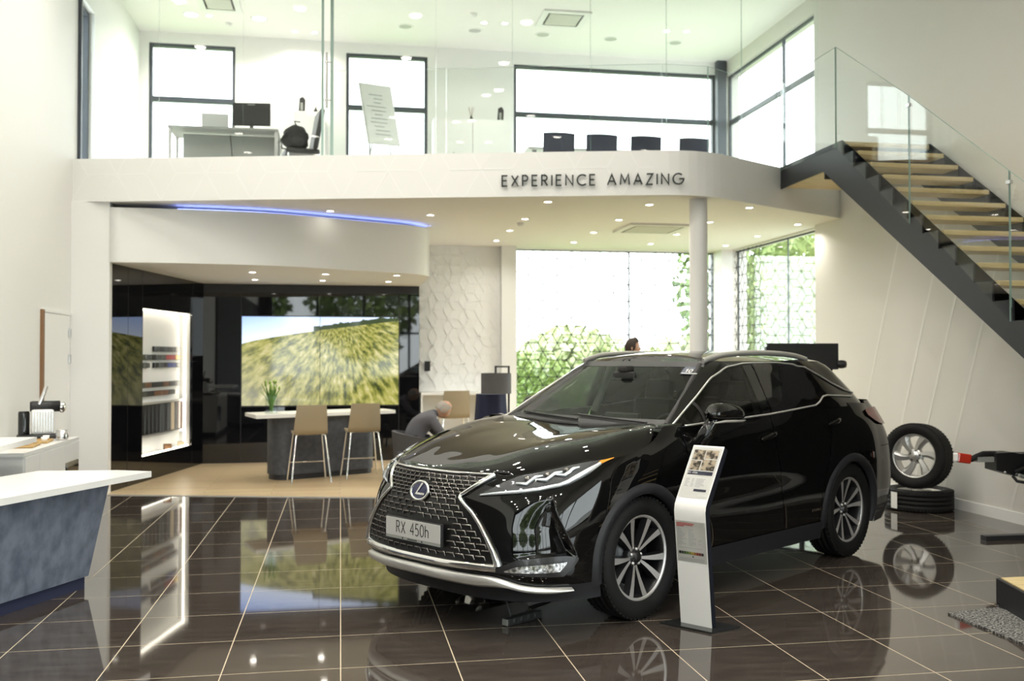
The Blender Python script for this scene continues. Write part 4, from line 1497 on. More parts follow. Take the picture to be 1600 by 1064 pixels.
# wipers
for (y0, y1) in ((0.62, -0.02), (0.02, -0.60)):
    a = ring_pt(0.1, 0.9, 0)
    pts = [on(cab, [(abs(y) / 0.33 if abs(y) < .33 else 1 + (abs(y) - .33) / .27, 1.165 + 0.03 * t)], 0.014)[0] * np.array([1, 1 if y >= 0 else -1, 1]) for t, y in zip(np.linspace(0, 1, 9), np.linspace(y0, y1, 9))]
    MB().tube(pts, 0.008, 6).build('wiper', M['blackp'], car)
# windscreen sticker with its number
stq = on(cab, [(1.80, 1.490), (2.45, 1.487), (2.45, 1.540), (1.80, 1.543)], 0.006)
sto = MB().add(stq, [(0, 1, 2, 3), (3, 2, 1, 0)]).build('windscreen_sticker', mat('sticker_navy', (0.02, 0.03, 0.06), 0.4), car)
eu = Vector(stq[1] - stq[0])
ev = Vector(stq[3] - stq[0])
exn, ezn = eu.normalized(), ev.normalized()
cur = 0.03
for ch in '10':
    g2 = glyph(ch, 0.040, 0.011, 0.001, 1.1)
    nrm_ = exn.cross(ezn).normalized()
    g2.v = [tuple(Vector(stq[0]) + exn * (cur + p[0]) + ezn * (0.030 + p[2]) + nrm_ * 0.002) for p in g2.v]
    g2.build('sticker_digit', M['white_matt'], sto)
    cur += GL[ch][0] * 0.044 + 0.014
q = [Vector(stq[0]) + exn * a + ezn * b2 + exn.cross(ezn).normalized() * 0.002 for a, b2 in ((0.01, 0.006), (0.135, 0.006), (0.135, 0.020), (0.01, 0.020))]
MB().add(q, [(0, 1, 2, 3), (3, 2, 1, 0)]).build('sticker_line', M['white_matt'], sto)

# ================================================================== STAIRS
stair = empty('staircase', (5.38, 9.74, 0), 0, 'open-tread staircase with black saw-tooth stringers, oak treads and glass side', 'staircase')
RUN, RISE, SWD = 0.2459, 0.173, 1.05
NT = 17


def stringer(x0, x1):
    top, pts = [], []
    pts.append((1.55, ZS1))
    pts.append((0.0, ZS1 + 0.01))
    for i in range(NT):
        y = -RUN * i
        pts.append((y, ZS1 - RISE * i - 0.155))
        pts.append((y - RUN, ZS1 - RISE * (i + 1) + 0.018))
    ye, ze = -RUN * NT, ZS1 - RISE * NT
    pts.append((ye, ze - 0.30))
    pts.append((0.42, ZS1 - 0.25))
    pts.append((1.55, ZS1 - 0.27))
    n = len(pts)
    v = [(x0, p[0], p[1]) for p in pts] + [(x1, p[0], p[1]) for p in pts]
    mb = MB()
    bm = bmesh.new()
    vs = [bm.verts.new(q) for q in v]
    f1 = bm.faces.new(vs[:n])
    f2 = bm.faces.new(vs[n:][::-1])
    for i in range(n):
        j = (i + 1) % n
        bm.faces.new((vs[i], vs[n + i], vs[n + j], vs[j]))
    bmesh.ops.triangulate(bm, faces=[f1, f2])
    bmesh.ops.recalc_face_normals(bm, faces=bm.faces[:])
    bm.verts.index_update()
    mb.add([tuple(q.co) for q in bm.verts], [[q.index for q in f.verts] for f in bm.faces])
    bm.free()
    return mb


stringer(-0.02, 0.0).build('stringer', M['blackm'], stair)
stringer(SWD - 0.02, SWD).build('stringer', M['blackm'], stair)
tread_me = MB().b2(0.03, SWD - 0.022, -0.275, 0.0, -0.045, 0.0, bev=0.004).mesh('tread', M['tread'])
for i in range(1, NT + 1):
    o = bpy.data.objects.new('tread', tread_me)
    link(o, stair)
    o.location = (0, -RUN * (i - 1) + 0.01, ZS1 - RISE * i + 0.02)
MB().b2(0.0, SWD, 0.0, 1.30, ZS1 - 0.05, ZS1).build('landing_floor', M['tread'], stair)
MB().b2(0.0, SWD - 0.02, 0.02, 1.45, ZS1 - 0.26, ZS1 - 0.22).build('landing_soffit', M['tread'], stair)
MB().b2(0.0, SWD - 0.02, 0.40, 0.42, ZS1 - 0.34, ZS1 - 0.22).build('landing_beam', M['blackm'], stair)
ye, ze = -RUN * NT, ZS1 - RISE * NT
MB().b2(-0.02, SWD, ye - 1.05, ye, ze - 0.02, ze + 0.02).build('landing_floor', M['tread'], stair)
MB().b2(-0.02, SWD, ye - 1.05, ye, ze - 0.22, ze - 0.02).build('landing_frame', M['blackm'], stair)
for i in range(1, 5):
    z = ze - RISE * i + 0.005
    MB().b2(-0.02 - 0.215 * i, -0.02 - 0.215 * (i - 1) + 0.02, ye - 1.05, ye, z - 0.04, z).build('tread', M['tread'], stair)
    MB().b2(-0.02 - 0.215 * i, -0.02 - 0.215 * (i - 1), ye - 1.04, ye - 1.02, max(z - 0.25, 0.0), z - 0.04).build('stringer', M['blackm'], stair)
    MB().b2(-0.02 - 0.215 * i, -0.02 - 0.215 * (i - 1), ye - 0.02, ye, max(z - 0.25, 0.0), z - 0.04).build('stringer', M['blackm'], stair)
# first step: a steel box with an oak top
fsx, fsy = 4.205 - 5.38, 5.70 - 9.74
poly = [(fsx, fsy), (fsx - 0.30, fsy - 1.15), (fsx + 0.33, fsy - 1.15), (fsx + 0.33, fsy)]
MB().prism(poly, 0.0, 0.178).build('step_box', M['blackm'], stair)
poly = [(fsx + 0.022, fsy - 0.018), (fsx - 0.27, fsy - 1.13), (fsx + 0.31, fsy - 1.13), (fsx + 0.31, fsy - 0.018)]
MB().prism(poly, 0.150, 0.186).build('step_top', M['tread'], stair)
MB().lathe([(0.0005, 0.006), (0.012, 0.006), (0.014, 0.0)], 10, (fsx - 0.045, fsy - 0.08, 0.03), axis='X').build('bolt', M['blackm'], stair)
# supports under the quarter landing
for (px2, py2) in ((0.05, ye - 0.95), (SWD - 0.1, ye - 0.95), (0.05, ye - 0.1), (SWD - 0.1, ye - 0.1)):
    MB().b2(px2 - 0.03, px2 + 0.03, py2 - 0.03, py2 + 0.03, 0, ze - 0.2).build('support_post', M['blackm'], stair)


# glass side of the stair: sheared panels standing on the stringer
def stair_glass(ya, yb):
    f = lambda y: ZS1 + RISE / RUN * y if y < 0 else ZS1
    x = -0.0215
    bot = 0.04 if yb >= 0 else -0.04
    q = [(ya, f(ya) - 0.05), (yb, f(yb) - 0.05 - (0.12 if yb < 0 else 0)), (yb, f(yb) + 1.06), (ya, f(ya) + 1.06)]
    mb = MB()
    v = [(x, a, b2) for a, b2 in q] + [(x - 0.014, a, b2) for a, b2 in q]
    mb.add(v, [(0, 1, 2, 3), (7, 6, 5, 4)], 0)
    mb.add(v, [(0, 4, 5, 1)], 0)
    mb.add(v, [(1, 5, 6, 2), (2, 6, 7, 3), (3, 7, 4, 0)], 1)
    return mb.build('glass_panel', [M['glass_rail'], M['glass_edge']], stair)


stair_glass(1.45, 0.105)
stair_glass(0.095, -1.285)
stair_glass(-1.295, -2.69)
stair_glass(-2.70, -4.1)
for yy, zz in ((-1.29, 4.01), (-2.695, 3.02)):
    MB().box((-0.03, yy, zz + 0.02), (0.03, 0.05, 0.03)).build('glass_clip', M['steel'], stair)

# entrance mat in front of the first step
M['mat'] = noise_col(mat('coir_mat', (0.06, 0.06, 0.06), 0.95), (0.020, 0.020, 0.020), (0.34, 0.34, 0.32), 75.0, 2.0, lo=0.42, hi=0.66, bump=1.0)
tag(MB().prism([(3.764, 5.562), (4.16, 5.63), (4.30, 4.4), (3.78, 4.3)], 0.001, 0.012).build('floor_mat', M['mat']), 'speckled dark grey floor mat in front of the oak-topped step', 'mat')

# ================================================================== SIGN ON THE FASCIA
sg = empty('wall_sign', (0, 0, 0), 0, 'black capital letters reading EXPERIENCE AMAZING on the white mezzanine edge', 'sign')
txt = 'EXPERIENCE AMAZING'
SZ = 0.118
base_w = sum(GL[c][0] * SZ for c in txt)
gap = (2.045 - base_w) / (len(txt) - 1)
cur = (Vector((1.826, 10.963, 0)) - Vector((XL, 12.2, 0))).dot(dv)
rot = math.atan2(dv.y, dv.x)
M['sign'] = mat('sign_black', (0.015, 0.02, 0.018), 0.35)
for ch in txt:
    if ch != ' ':
        gm = glyph(ch, SZ, 0.017, 0.016)
        o = gm.build('letter', M['sign'], sg)
        p = Vector((XL, 12.2, 0)) + dv * cur + nv * 0.022
        o.location = (p.x, p.y, 3.578)
        o.rotation_euler = (0, 0, rot)
    cur += GL[ch][0] * SZ + gap

# ================================================================== CEILING LAMPS, VENTS
spot_rim = MB().lathe([(0.062, 0.0), (0.060, -0.006), (0.046, -0.006), (0.044, 0.004)], 20).mesh('rim', M['lamp_rim'])
spot_glow = MB().add([(0.044 * math.cos(2 * PI * k / 16), 0.044 * math.sin(2 * PI * k / 16), -0.003) for k in range(16)], [list(range(16))[::-1]]).mesh('lamp_glass', M['lamp'])
big_rim = MB().lathe([(0.125, 0.0), (0.122, -0.008), (0.100, -0.008), (0.096, 0.006)], 24).mesh('rim', M['lamp_rim'])
big_glow = MB().add([(0.097 * math.cos(2 * PI * k / 20), 0.097 * math.sin(2 * PI * k / 20), -0.004) for k in range(20)], [list(range(20))[::-1]]).mesh('lamp_glass', M['lamp'])
M['lamp_off'] = mat('lamp_unlit', (0.45, 0.45, 0.43), 0.3)
off_glow = MB().add([(0.097 * math.cos(2 * PI * k / 20), 0.097 * math.sin(2 * PI * k / 20), -0.004) for k in range(20)], [list(range(20))[::-1]]).mesh('lamp_glass', M['lamp_off'])


def downlight(x, y, z, label, group, power, big=False, lit=True, spread=140):
    o = empty('downlight', (x, y, z - 0.001), 0, label, 'ceiling light', group)
    for nm, me in (('rim', big_rim if big else spot_rim), ('lamp_glass', (big_glow if lit else off_glow) if big else spot_glow)):
        c = bpy.data.objects.new(nm, me)
        link(c, o)
    if lit and power:
        d = bpy.data.lights.new('downlight_lamp', 'AREA')
        d.shape = 'DISK'
        d.size = 0.16 if big else 0.085
        d.energy = power
        d.color = (1.0, 0.94, 0.85)
        d.spread = math.radians(spread)
        lo = bpy.data.objects.new('downlight_lamp', d)
        lo.location = (0, 0, -0.02)
        link(lo, o)


for y in (11.2, 12.5, 13.82, 15.05):
    for x in (-0.13, 1.14, 2.41, 3.66, 4.94, 6.22):
        if (x < 0.2 and y != 12.5) or (x < 1.3 and y != 12.5) or (x > 6 and y < 12):
            continue
        if abs(x - 2.41) < .01 and y == 12.5:
            y2 = 12.64
        elif x < 0:
            y2 = 12.38
        else:
            y2 = y
        downlight(x, y2, ZS0, 'small round recessed downlight in the ceiling under the mezzanine', 'downlights under the mezzanine', 4 if x > 2 else 0)
for (x, y) in ((-1.15, 13.24), (-1.22, 14.5), (-0.20, 13.37), (-0.26, 14.48), (0.76, 13.40), (0.70, 14.5)):
    downlight(x, y, 2.75, 'small round recessed downlight in the low ceiling above the bar table', 'downlights above the bar table', 4)
for (x, y) in ((-2.22, 15.1), (-1.23, 15.1)):
    downlight(x, y, ZC, 'large round lit ceiling light above the office desk', 'large lit lights over the office', 12, True)
for (x, y) in ((0.98, 15.07), (2.07, 15.07), (3.16, 15.07), (4.29, 15.09), (5.38, 15.09)):
    downlight(x, y, ZC, 'large round unlit ceiling light over the meeting room', 'unlit lights over the meeting room', 0, True, False)
for (x, y) in ((-1.96, 15.1), (-0.72, 15.6), (-0.42, 15.6), (2.16, 14.69), (2.48, 14.66), (5.05, 14.56), (5.37, 14.53)):
    downlight(x, y, ZC, 'small round spot in the upper floor ceiling', 'small spots of the upper floor', 5)
for y in (10.3, 8.2, 6.1, 4.0, 1.9, -0.2, -2.3, -4.4, -6.5):
    for x in (-2.3, -0.6, 1.1, 2.8, 4.2):
        if x > 4 and y > 1:
            continue
        downlight(x, y, ZC, 'round downlight in the high showroom ceiling', 'downlights of the high showroom ceiling', 16, True, True, 150)


M['vent_inlet'] = mat('vent_inlet', (0.55, 0.55, 0.50), 0.6)


def vent(x0, x1, y0, y1, z, label):
    cx, cy = (x0 + x1) / 2, (y0 + y1) / 2
    o = empty('air_conditioner', (cx, cy, z), 0, label, 'air vent')
    w, d = (x1 - x0), (y1 - y0)
    fr = MB()
    for (a0, a1, b0, b1) in ((-w / 2, w / 2, -d / 2, -d / 2 + 0.09), (-w / 2, w / 2, d / 2 - 0.09, d / 2), (-w / 2, -w / 2 + 0.09, -d / 2 + 0.09, d / 2 - 0.09), (w / 2 - 0.09, w / 2, -d / 2 + 0.09, d / 2 - 0.09)):
        fr.b2(a0, a1, b0, b1, -0.03, 0)
    fr.build('frame', M['white_matt'], o)
    MB().b2(-w / 2 + 0.09, w / 2 - 0.09, -d / 2 + 0.09, d / 2 - 0.09, -0.005, 0.0).build('air_slot', M['dgrey'], o)
    MB().b2(-w / 2 + 0.12, w / 2 - 0.12, -d / 2 + 0.12, d / 2 - 0.12, -0.032, -0.006, bev=0.008).build('inlet_grille', M['vent_inlet'], o)


vent(3.90, 4.80, 12.75, 13.65, ZS0, 'square white air conditioning cassette in the ceiling beside the column')
vent(2.95, 3.68, 13.95, 14.65, ZC, 'square white air conditioning cassette above the meeting room')
vent(-2.05, -1.45, 14.2, 14.85, ZC, 'square white air conditioning cassette above the office desk')
for (x, y, z, lb) in ((2.42, 13.0, ZS0, 'smoke detector on the ceiling under the mezzanine'), (-1.71, 15.4, ZC, 'smoke detector on the ceiling above the office desk'), (1.95, 14.33, ZC, 'smoke detector on the ceiling above the meeting room')):
    sd_ = MB().lathe([(0.0005, -0.05), (0.03, -0.05), (0.05, -0.03), (0.055, 0.0)], 18)
    tag(sd_.build('smoke_detector', M['white_matt'], loc=(x, y, z)), lb, 'smoke detector')

# ================================================================== LIT DISPLAY NICHE
nic = MB()
NS1 = 2.80
a_, b_, c_, d_ = (s0, nz0), (s1, nz0), (s1, nz1), (s0, nz1)
F_ = [onw(s0, nz0), onw(s1, nz0), onw(s1, nz1), onw(s0, nz1)]
B_ = [onw(s0 - 0.02, nz0, ND), onw(NS1, nz0, ND), onw(NS1, nz1, ND), onw(s0 - 0.02, nz1, ND)]
nic.add(F_ + B_, [(4, 5, 6, 7), (0, 1, 5, 4), (1, 2, 6, 5), (2, 3, 7, 6), (3, 0, 4, 7)])
niche = nic.build('niche_box', M['white_matt'], wall_disp)
for pts in ([onw(NS1 - 0.05, nz0 + 0.03, ND + 0.09), onw(NS1 - 0.05, nz1 - 0.03, ND + 0.09)], [onw(s0 + 0.02, nz0 + 0.012, -0.035), onw(s1 - 0.06, nz0 + 0.012, -0.035)], [onw(s0 + 0.02, nz1 - 0.012, ND + 0.11), onw(NS1 - 0.06, nz1 - 0.012, ND + 0.11)]):
    MB().tube(pts, 0.009, 6).build('led_strip', M['niche_led'], niche)
for (p, sx, sy, e) in ((onw(1.9, nz1 - 0.03, -0.11), 1.5, 0.04, 8),):
    pass


def swatch(name, cl, rough=0.4):
    return mat(name, cl, rough, coat=0.4)


SWC = [swatch('swatch_black', (0.012, 0.012, 0.013)), swatch('swatch_graphite', (0.06, 0.065, 0.07)), swatch('swatch_red', (0.35, 0.02, 0.015)), swatch('swatch_yellow', (0.75, 0.45, 0.02)), swatch('swatch_blue', (0.01, 0.03, 0.22)), swatch('swatch_brown', (0.14, 0.06, 0.025)), swatch('swatch_cream', (0.55, 0.45, 0.30)), swatch('swatch_silver', (0.35, 0.35, 0.36))]


def sample_bar(sa, sb2, z0, z1, cols, label):
    o = empty('sample_bar', onw((sa + sb2) / 2, z0, ND + 0.01), math.atan2(nb.y, nb.x), label, 'sample bar', 'sample bars in the lit niche')
    w = sb2 - sa
    MB().b2(-w / 2, w / 2, -0.012, 0.0, 0, z1 - z0).build('backing', M['blackp'], o)
    k = len(cols)
    for i, ci in enumerate(cols):
        MB().box((-w / 2 + w * (i + 0.5) / k, -0.022, (z1 - z0) / 2), (w / k - 0.006, 0.03, (z1 - z0) - 0.008), bev=0.006).build('swatch', SWC[ci], o)


sample_bar(1.78, 2.70, 1.70, 1.775, [1, 0, 1, 0, 1, 7], 'top row of grey and black colour samples in the lit niche')
sample_bar(1.30, 2.70, 1.585, 1.66, [0, 1, 0, 1, 1, 2, 2, 3], 'sample row with red and yellow end in the lit niche')
sample_bar(1.78, 2.70, 1.475, 1.548, [0, 1, 0, 4, 4, 0], 'sample row with blue swatches in the lit niche')
sample_bar(1.20, 1.62, 1.475, 1.548, [0, 1], 'short dark sample row left of the blue swatches')
sample_bar(1.25, 2.70, 1.205, 1.28, [0, 5, 0, 0, 5, 0, 1], 'upper of the two brown and black sample rows in the niche')
sample_bar(1.25, 2.52, 1.085, 1.16, [0, 0, 5, 5, 0], 'lower of the two brown and black sample rows in the niche')
sbx = empty('sample_case', onw(2.02, 0.54, ND + 0.01), math.atan2(nb.y, nb.x), 'silver framed case of upright material samples at the niche bottom', 'sample case')
for (x0, x1, z0, z1) in ((-0.75, 0.75, 0, 0.03), (-0.75, 0.75, 0.44, 0.47), (0.72, 0.75, 0.03, 0.44), (-0.75, -0.72, 0.03, 0.44)):
    MB().b2(x0, x1, -0.06, 0, z0, z1).build('frame', M['satin'], sbx)
for i, ci in enumerate([0, 0, 0, 0, 0, 1, 0, 1, 6, 0, 5]):
    MB().box((-0.655 + 0.131 * i, -0.025, 0.235), (0.118, 0.04, 0.40), bev=0.006).build('sample', SWC[ci], sbx)
tag(MB().box((0, 0, 0.045), (0.10, 0.09, 0.08), bev=0.006).build('gift_box', M['wood_dark'], loc=onw(2.0, nz0, -0.08), rz=0.4), 'small brown box on the floor of the lit niche', 'box')
tag(MB().box((0, 0, 0.04), (0.10, 0.08, 0.07), bev=0.006).build('cream_box', SWC[6], loc=onw(2.55, nz0, -0.1), rz=0.2), 'small cream box in the bright corner of the niche', 'box')

# ================================================================== VIDEO WALL
scr_m = bpy.data.materials.new('screen_landscape')
scr_m.use_nodes = True
n, l = scr_m.node_tree.nodes, scr_m.node_tree.links
b = n['Principled BSDF']
b.inputs['Base Color'].default_value = (0.01, 0.01, 0.01, 1)
b.inputs['Roughness'].default_value = 0.05


def mth(op, a=None, b2=None, c=None):
    q = n.new('ShaderNodeMath')
    q.operation = op
    for i, v in enumerate((a, b2, c)):
        if v is None:
            continue
        if isinstance(v, (int, float)):
            q.inputs[i].default_value = v
        else:
            l.new(v, q.inputs[i])
    return q.outputs[0]


tc = n.new('ShaderNodeTexCoord')
sx = n.new('ShaderNodeSeparateXYZ')
l.new(tc.outputs['Generated'], sx.inputs[0])
X, Z = sx.outputs['X'], sx.outputs['Z']
hor = mth('ADD', mth('MULTIPLY', mth('POWER', X, 0.75), 0.27), 0.69)
dx = mth('SUBTRACT', X, 0.62)
dz = mth('SUBTRACT', Z, 1.02)
ang = mth('ARCTAN2', dz, mth('MULTIPLY', dx, 1.75))
rad_ = mth('SQRT', mth('ADD', mth('MULTIPLY', mth('MULTIPLY', dx, dx), 3.0), mth('MULTIPLY', dz, dz)))
cb = n.new('ShaderNodeCombineXYZ')
l.new(mth('MULTIPLY', ang, 9.0), cb.inputs[0])
l.new(mth('MULTIPLY', mth('LOGARITHM', rad_, 2.7), 3.2), cb.inputs[1])
nz = n.new('ShaderNodeTexNoise')
nz.inputs['Scale'].default_value = 1.6
nz.inputs['Detail'].default_value = 7.0
nz.inputs['Roughness'].default_value = 0.62
l.new(cb.outputs[0], nz.inputs['Vector'])
cr_ = n.new('ShaderNodeValToRGB')
els = cr_.color_ramp.elements
els[0].position, els[0].color = 0.34, (0.028, 0.040, 0.010, 1)
els[1].position, els[1].color = 0.72, (0.62, 0.55, 0.36, 1)
for p_, c_2 in ((0.44, (0.12, 0.13, 0.022, 1)), (0.53, (0.30, 0.29, 0.065, 1)), (0.62, (0.42, 0.38, 0.15, 1))):
    e = els.new(p_)
    e.color = c_2
l.new(nz.outputs['Fac'], cr_.inputs['Fac'])
# paler to the lower left, as driven over
mx = n.new('ShaderNodeMixRGB')
mx.inputs['Color2'].default_value = (0.55, 0.52, 0.44, 1)
l.new(mth('MULTIPLY', mth('MULTIPLY', mth('SUBTRACT', 0.75, X), mth('SUBTRACT', 0.85, Z)), 0.7), mx.inputs['Fac'])
mx.use_clamp = True
l.new(cr_.outputs['Color'], mx.inputs['Color1'])
sky = n.new('ShaderNodeMixRGB')
sky.inputs['Color1'].default_value = (0.72, 0.82, 0.98, 1)
sky.inputs['Color2'].default_value = (0.36, 0.52, 0.95, 1)
l.new(mth('MULTIPLY', mth('SUBTRACT', Z, hor), 3.6), sky.inputs['Fac'])
nz2 = n.new('ShaderNodeTexNoise')
nz2.inputs['Scale'].default_value = 22.0
l.new(tc.outputs['Generated'], nz2.inputs['Vector'])
tree_h = mth('MULTIPLY', mth('MULTIPLY', nz2.outputs['Fac'], 0.10), mth('GREATER_THAN', X, 0.45))
is_sky = mth('GREATER_THAN', Z, mth('ADD', hor, tree_h))
is_grass = mth('LESS_THAN', Z, hor)
m1 = n.new('ShaderNodeMixRGB')
m1.inputs['Color1'].default_value = (0.035, 0.05, 0.022, 1)
l.new(is_grass, m1.inputs['Fac'])
l.new(mx.outputs['Color'], m1.inputs['Color2'])
m2 = n.new('ShaderNodeMixRGB')
l.new(is_sky, m2.inputs['Fac'])
l.new(m1.outputs['Color'], m2.inputs['Color1'])
l.new(sky.outputs['Color'], m2.inputs['Color2'])
l.new(m2.outputs['Color'], b.inputs['Emission Color'])
b.inputs['Emission Strength'].default_value = 0.85
vw = empty('video_wall', (-0.292, 15.39, 0.88), 0, 'wide video wall playing a blurred grass field under blue sky', 'screen')
MB().b2(-1.195, 1.195, -0.012, 0.0, 0.0, 1.37).build('display_panel', scr_m, vw)
MB().b2(-0.022, -0.016, -0.0135, -0.012, 0.0, 1.37).build('panel_joint', M['blackp'], vw)
for (x0, x1, z0, z1) in ((-1.21, 1.21, -0.02, 0.0), (-1.21, 1.21, 1.37, 1.385), (-1.21, -1.195, 0, 1.37), (1.195, 1.21, 0, 1.37)):
    MB().b2(x0, x1, -0.016, 0.0, z0, z1).build('bezel', M['blackp'], vw)

# ================================================================== BAR TABLE, STOOLS, TULIPS
TA = math.radians(28.6)
bt = empty('bar_table', (-0.25, 13.60, 0.006), TA, 'tall bar table with white top and dark grey rounded base before the video wall', 'table')


def rrect(w, d, r, n=6):
    pts = []
    for (cx, cy, a) in ((w / 2 - r, d / 2 - r, 0), (-w / 2 + r, d / 2 - r, 90), (-w / 2 + r, -d / 2 + r, 180), (w / 2 - r, -d / 2 + r, 270)):
        for k in range(n + 1):
            t = math.radians(a + 90 * k / n)
            pts.append((cx + r * math.cos(t), cy + r * math.sin(t)))
    return pts


M['bar_base'] = noise_col(mat('grey_blue_laminate', (0.05, 0.055, 0.07), 0.5), (0.045, 0.05, 0.062), (0.07, 0.075, 0.09), 14.0)
MB().prism(rrect(1.52, 0.46, 0.20), 0.07, 0.83, smooth_side=True).build('base', M['bar_base'], bt)
MB().prism(rrect(1.48, 0.42, 0.18), 0.0, 0.07).build('plinth', M['blackm'], bt)
MB().prism([(-1.10, -0.345), (0.97, -0.345), (1.03, 0.10), (0.95, 0.36), (-0.95, 0.36)], 0.83, 0.875).build('table_top', M['white'], bt)

stool = empty('bar_stool', (0, 0, 0), 0, 'x', 'stool', 'bar stools at the white table')
sh = []
for t in np.linspace(0, 1, 15):        # profile seat front -> back top (y forward = +)
    if t < 0.5:
        q = t / 0.5
        y, z = 0.20 - 0.36 * q, 0.645 - 0.02 * math.sin(PI * q)
    else:
        q = (t - 0.5) / 0.5
        y, z = -0.16 - 0.055 * math.sin(q * 1.4) - 0.045 * q, 0.645 + 0.36 * q ** 1.15
    w = 0.205 + 0.012 * math.sin(PI * t) - 0.018 * max(0, (t - 0.5) * 2)
    r = []
    for s_ in np.linspace(-1, 1, 9):
        bulge = 0.022 * s_ * s_ * (1 if t > 0.45 else 0.4)
        r.append((s_ * w, y + (bulge if t > 0.45 else 0), z + (0.012 * s_ * s_ if t <= 0.45 else 0)))
    sh.append(r)
sh = np.array(sh)
th_ = MB().grid(sh)
off = sh.copy()
off[:8, :, 2] -= 0.022
off[8:, :, 1] -= 0.022
off[7, :, 1] -= 0.012
th_.grid(off, flip=True)
edge = list(sh[0]) + list(sh[1:, -1]) + list(sh[-1, ::-1]) + list(sh[::-1, 0])
edo = list(off[0]) + list(off[1:, -1]) + list(off[-1, ::-1]) + list(off[::-1, 0])
th_.grid(np.array([edge, edo]), flip=True)
th_.build('seat_shell', M['beige'], stool)
for (sx_, sy_) in ((1, 1), (-1, 1), (1, -1), (-1, -1)):
    MB().tube([(sx_ * 0.15, sy_ * 0.12 - 0.02, 0.625), (sx_ * 0.185, sy_ * 0.155 - 0.02, 0.61), (sx_ * 0.25, sy_ * 0.225 - 0.02, 0.006)], 0.0105, 8).build('leg', M['chrome'], stool)
MB().tube([(-0.155, 0.135, 0.62), (-0.155, -0.15, 0.62)], 0.008, 6).tube([(0.155, 0.135, 0.62), (0.155, -0.15, 0.62)], 0.008, 6).tube([(-0.155, 0.0, 0.615), (0.155, 0.0, 0.615)], 0.008, 6).build('seat_frame', M['chrome'], stool)
MB().tube([(-0.225, 0.175, 0.24), (0.225, 0.175, 0.24)], 0.009, 8).build('foot_rest', M['chrome'], stool)
st2 = copy_tree(stool)
stool['label'] = 'left beige bar stool with chrome legs nearest the tulip vase'
st2['label'] = 'right beige bar stool with chrome legs at the end of the bar table'
stool.location, stool.rotation_euler = (-0.40, 12.93, 0.006), (0, 0, TA * 0.35)
st2.location, st2.rotation_euler = (0.29, 13.27, 0.006), (0, 0, TA * 0.35)

vase = empty('tulip_vase', (-0.90, 13.28, 0.8815), 0, 'square glass vase of green tulips on the bar table', 'vase')
for (a0, a1, b0, b1) in ((-0.075, 0.075, -0.075, -0.069), (-0.075, 0.075, 0.069, 0.075), (-0.075, -0.069, -0.069, 0.069), (0.069, 0.075, -0.069, 0.069)):
    MB().b2(a0, a1, b0, b1, 0.0, 0.23).build('glass_side', M['glass'], vase)
MB().b2(-0.069, 0.069, -0.069, 0.069, 0.0, 0.012).build('glass_base', M['glass'], vase)
M['leaf'] = mat('tulip_green', (0.10, 0.22, 0.03), 0.45)
M['bud'] = mat('tulip_bud', (0.30, 0.42, 0.10), 0.5)
rnd = random.Random(5)
for k in range(11):
    a = rnd.uniform(0, 2 * PI)
    r0, r1 = rnd.uniform(0, 0.03), rnd.uniform(0.03, 0.12)
    hh = rnd.uniform(0.30, 0.40)
    st_ = MB().tube([(r0 * math.cos(a), r0 * math.sin(a), 0.02), (r0 * 1.5 * math.cos(a), r0 * 1.5 * math.sin(a), 0.2), (r1 * math.cos(a), r1 * math.sin(a), hh)], 0.004, 6)
    so = st_.build('stem', M['leaf'], vase)
    MB().ball((r1 * math.cos(a), r1 * math.sin(a), hh + 0.02), 0.017, 8, 6, sc=(1, 1, 1.6)).build('bud', M['bud'], so)
for k in range(16):
    a = 2 * PI * k / 16 + rnd.uniform(-.2, .2)
    r1 = rnd.uniform(0.06, 0.15)
    hh = rnd.uniform(0.26, 0.40)
    c_, s_ = math.cos(a), math.sin(a)
    pts = []
    for t in np.linspace(0, 1, 6):
        r = 0.02 + (r1 - 0.02) * t ** 1.6
        w = 0.020 * math.sin(PI * min(1, t * 0.85 + 0.12))
        z = 0.08 + (hh - 0.08) * t
        pts.append([(r * c_ - w * s_, r * s_ + w * c_, z), (r * c_ * 0.96, r * s_ * 0.96, z + 0.004), (r * c_ + w * s_, r * s_ - w * c_, z)])
    MB().grid(pts).build('leaf', M['leaf'], vase)

# ================================================================== LOUNGE CORNER
dk = empty('wall_desk', (1.98, 15.66, 0.006), 0, 'long white wall desk under the relief wall', 'desk')
MB().b2(-0.72, 0.66, -0.26, 0.21, 1.02, 1.06).build('desk_top', M['white'], dk)
MB().b2(-0.72, -0.69, -0.24, 0.20, 0.0, 1.02).build('side_panel', M['white_matt'], dk)
MB().b2(0.63, 0.66, -0.24, 0.20, 0.0, 1.02).build('side_panel', M['white_matt'], dk)
MB().b2(-0.69, 0.63, 0.16, 0.19, 0.35, 1.02).build('back_panel', M['white_matt'], dk)
st3 = copy_tree(stool)
st3['label'] = 'beige stool with chrome legs pushed up to the white wall desk'
del st3['group']
st3.location, st3.rotation_euler = (1.73, 15.05, 0.006), (0, 0, 0.1)
for c in st3.children:
    pass
st3.scale = (1.05, 1.05, 1.10)
tag(MB().b2(-0.045, 0.045, -0.012, 0.0, 0, 0.16, bev=0.004).build('wall_switch', M['blackp'], loc=(1.40, 15.86, 1.40)), 'small dark wall control beside the black glass wall', 'switch')

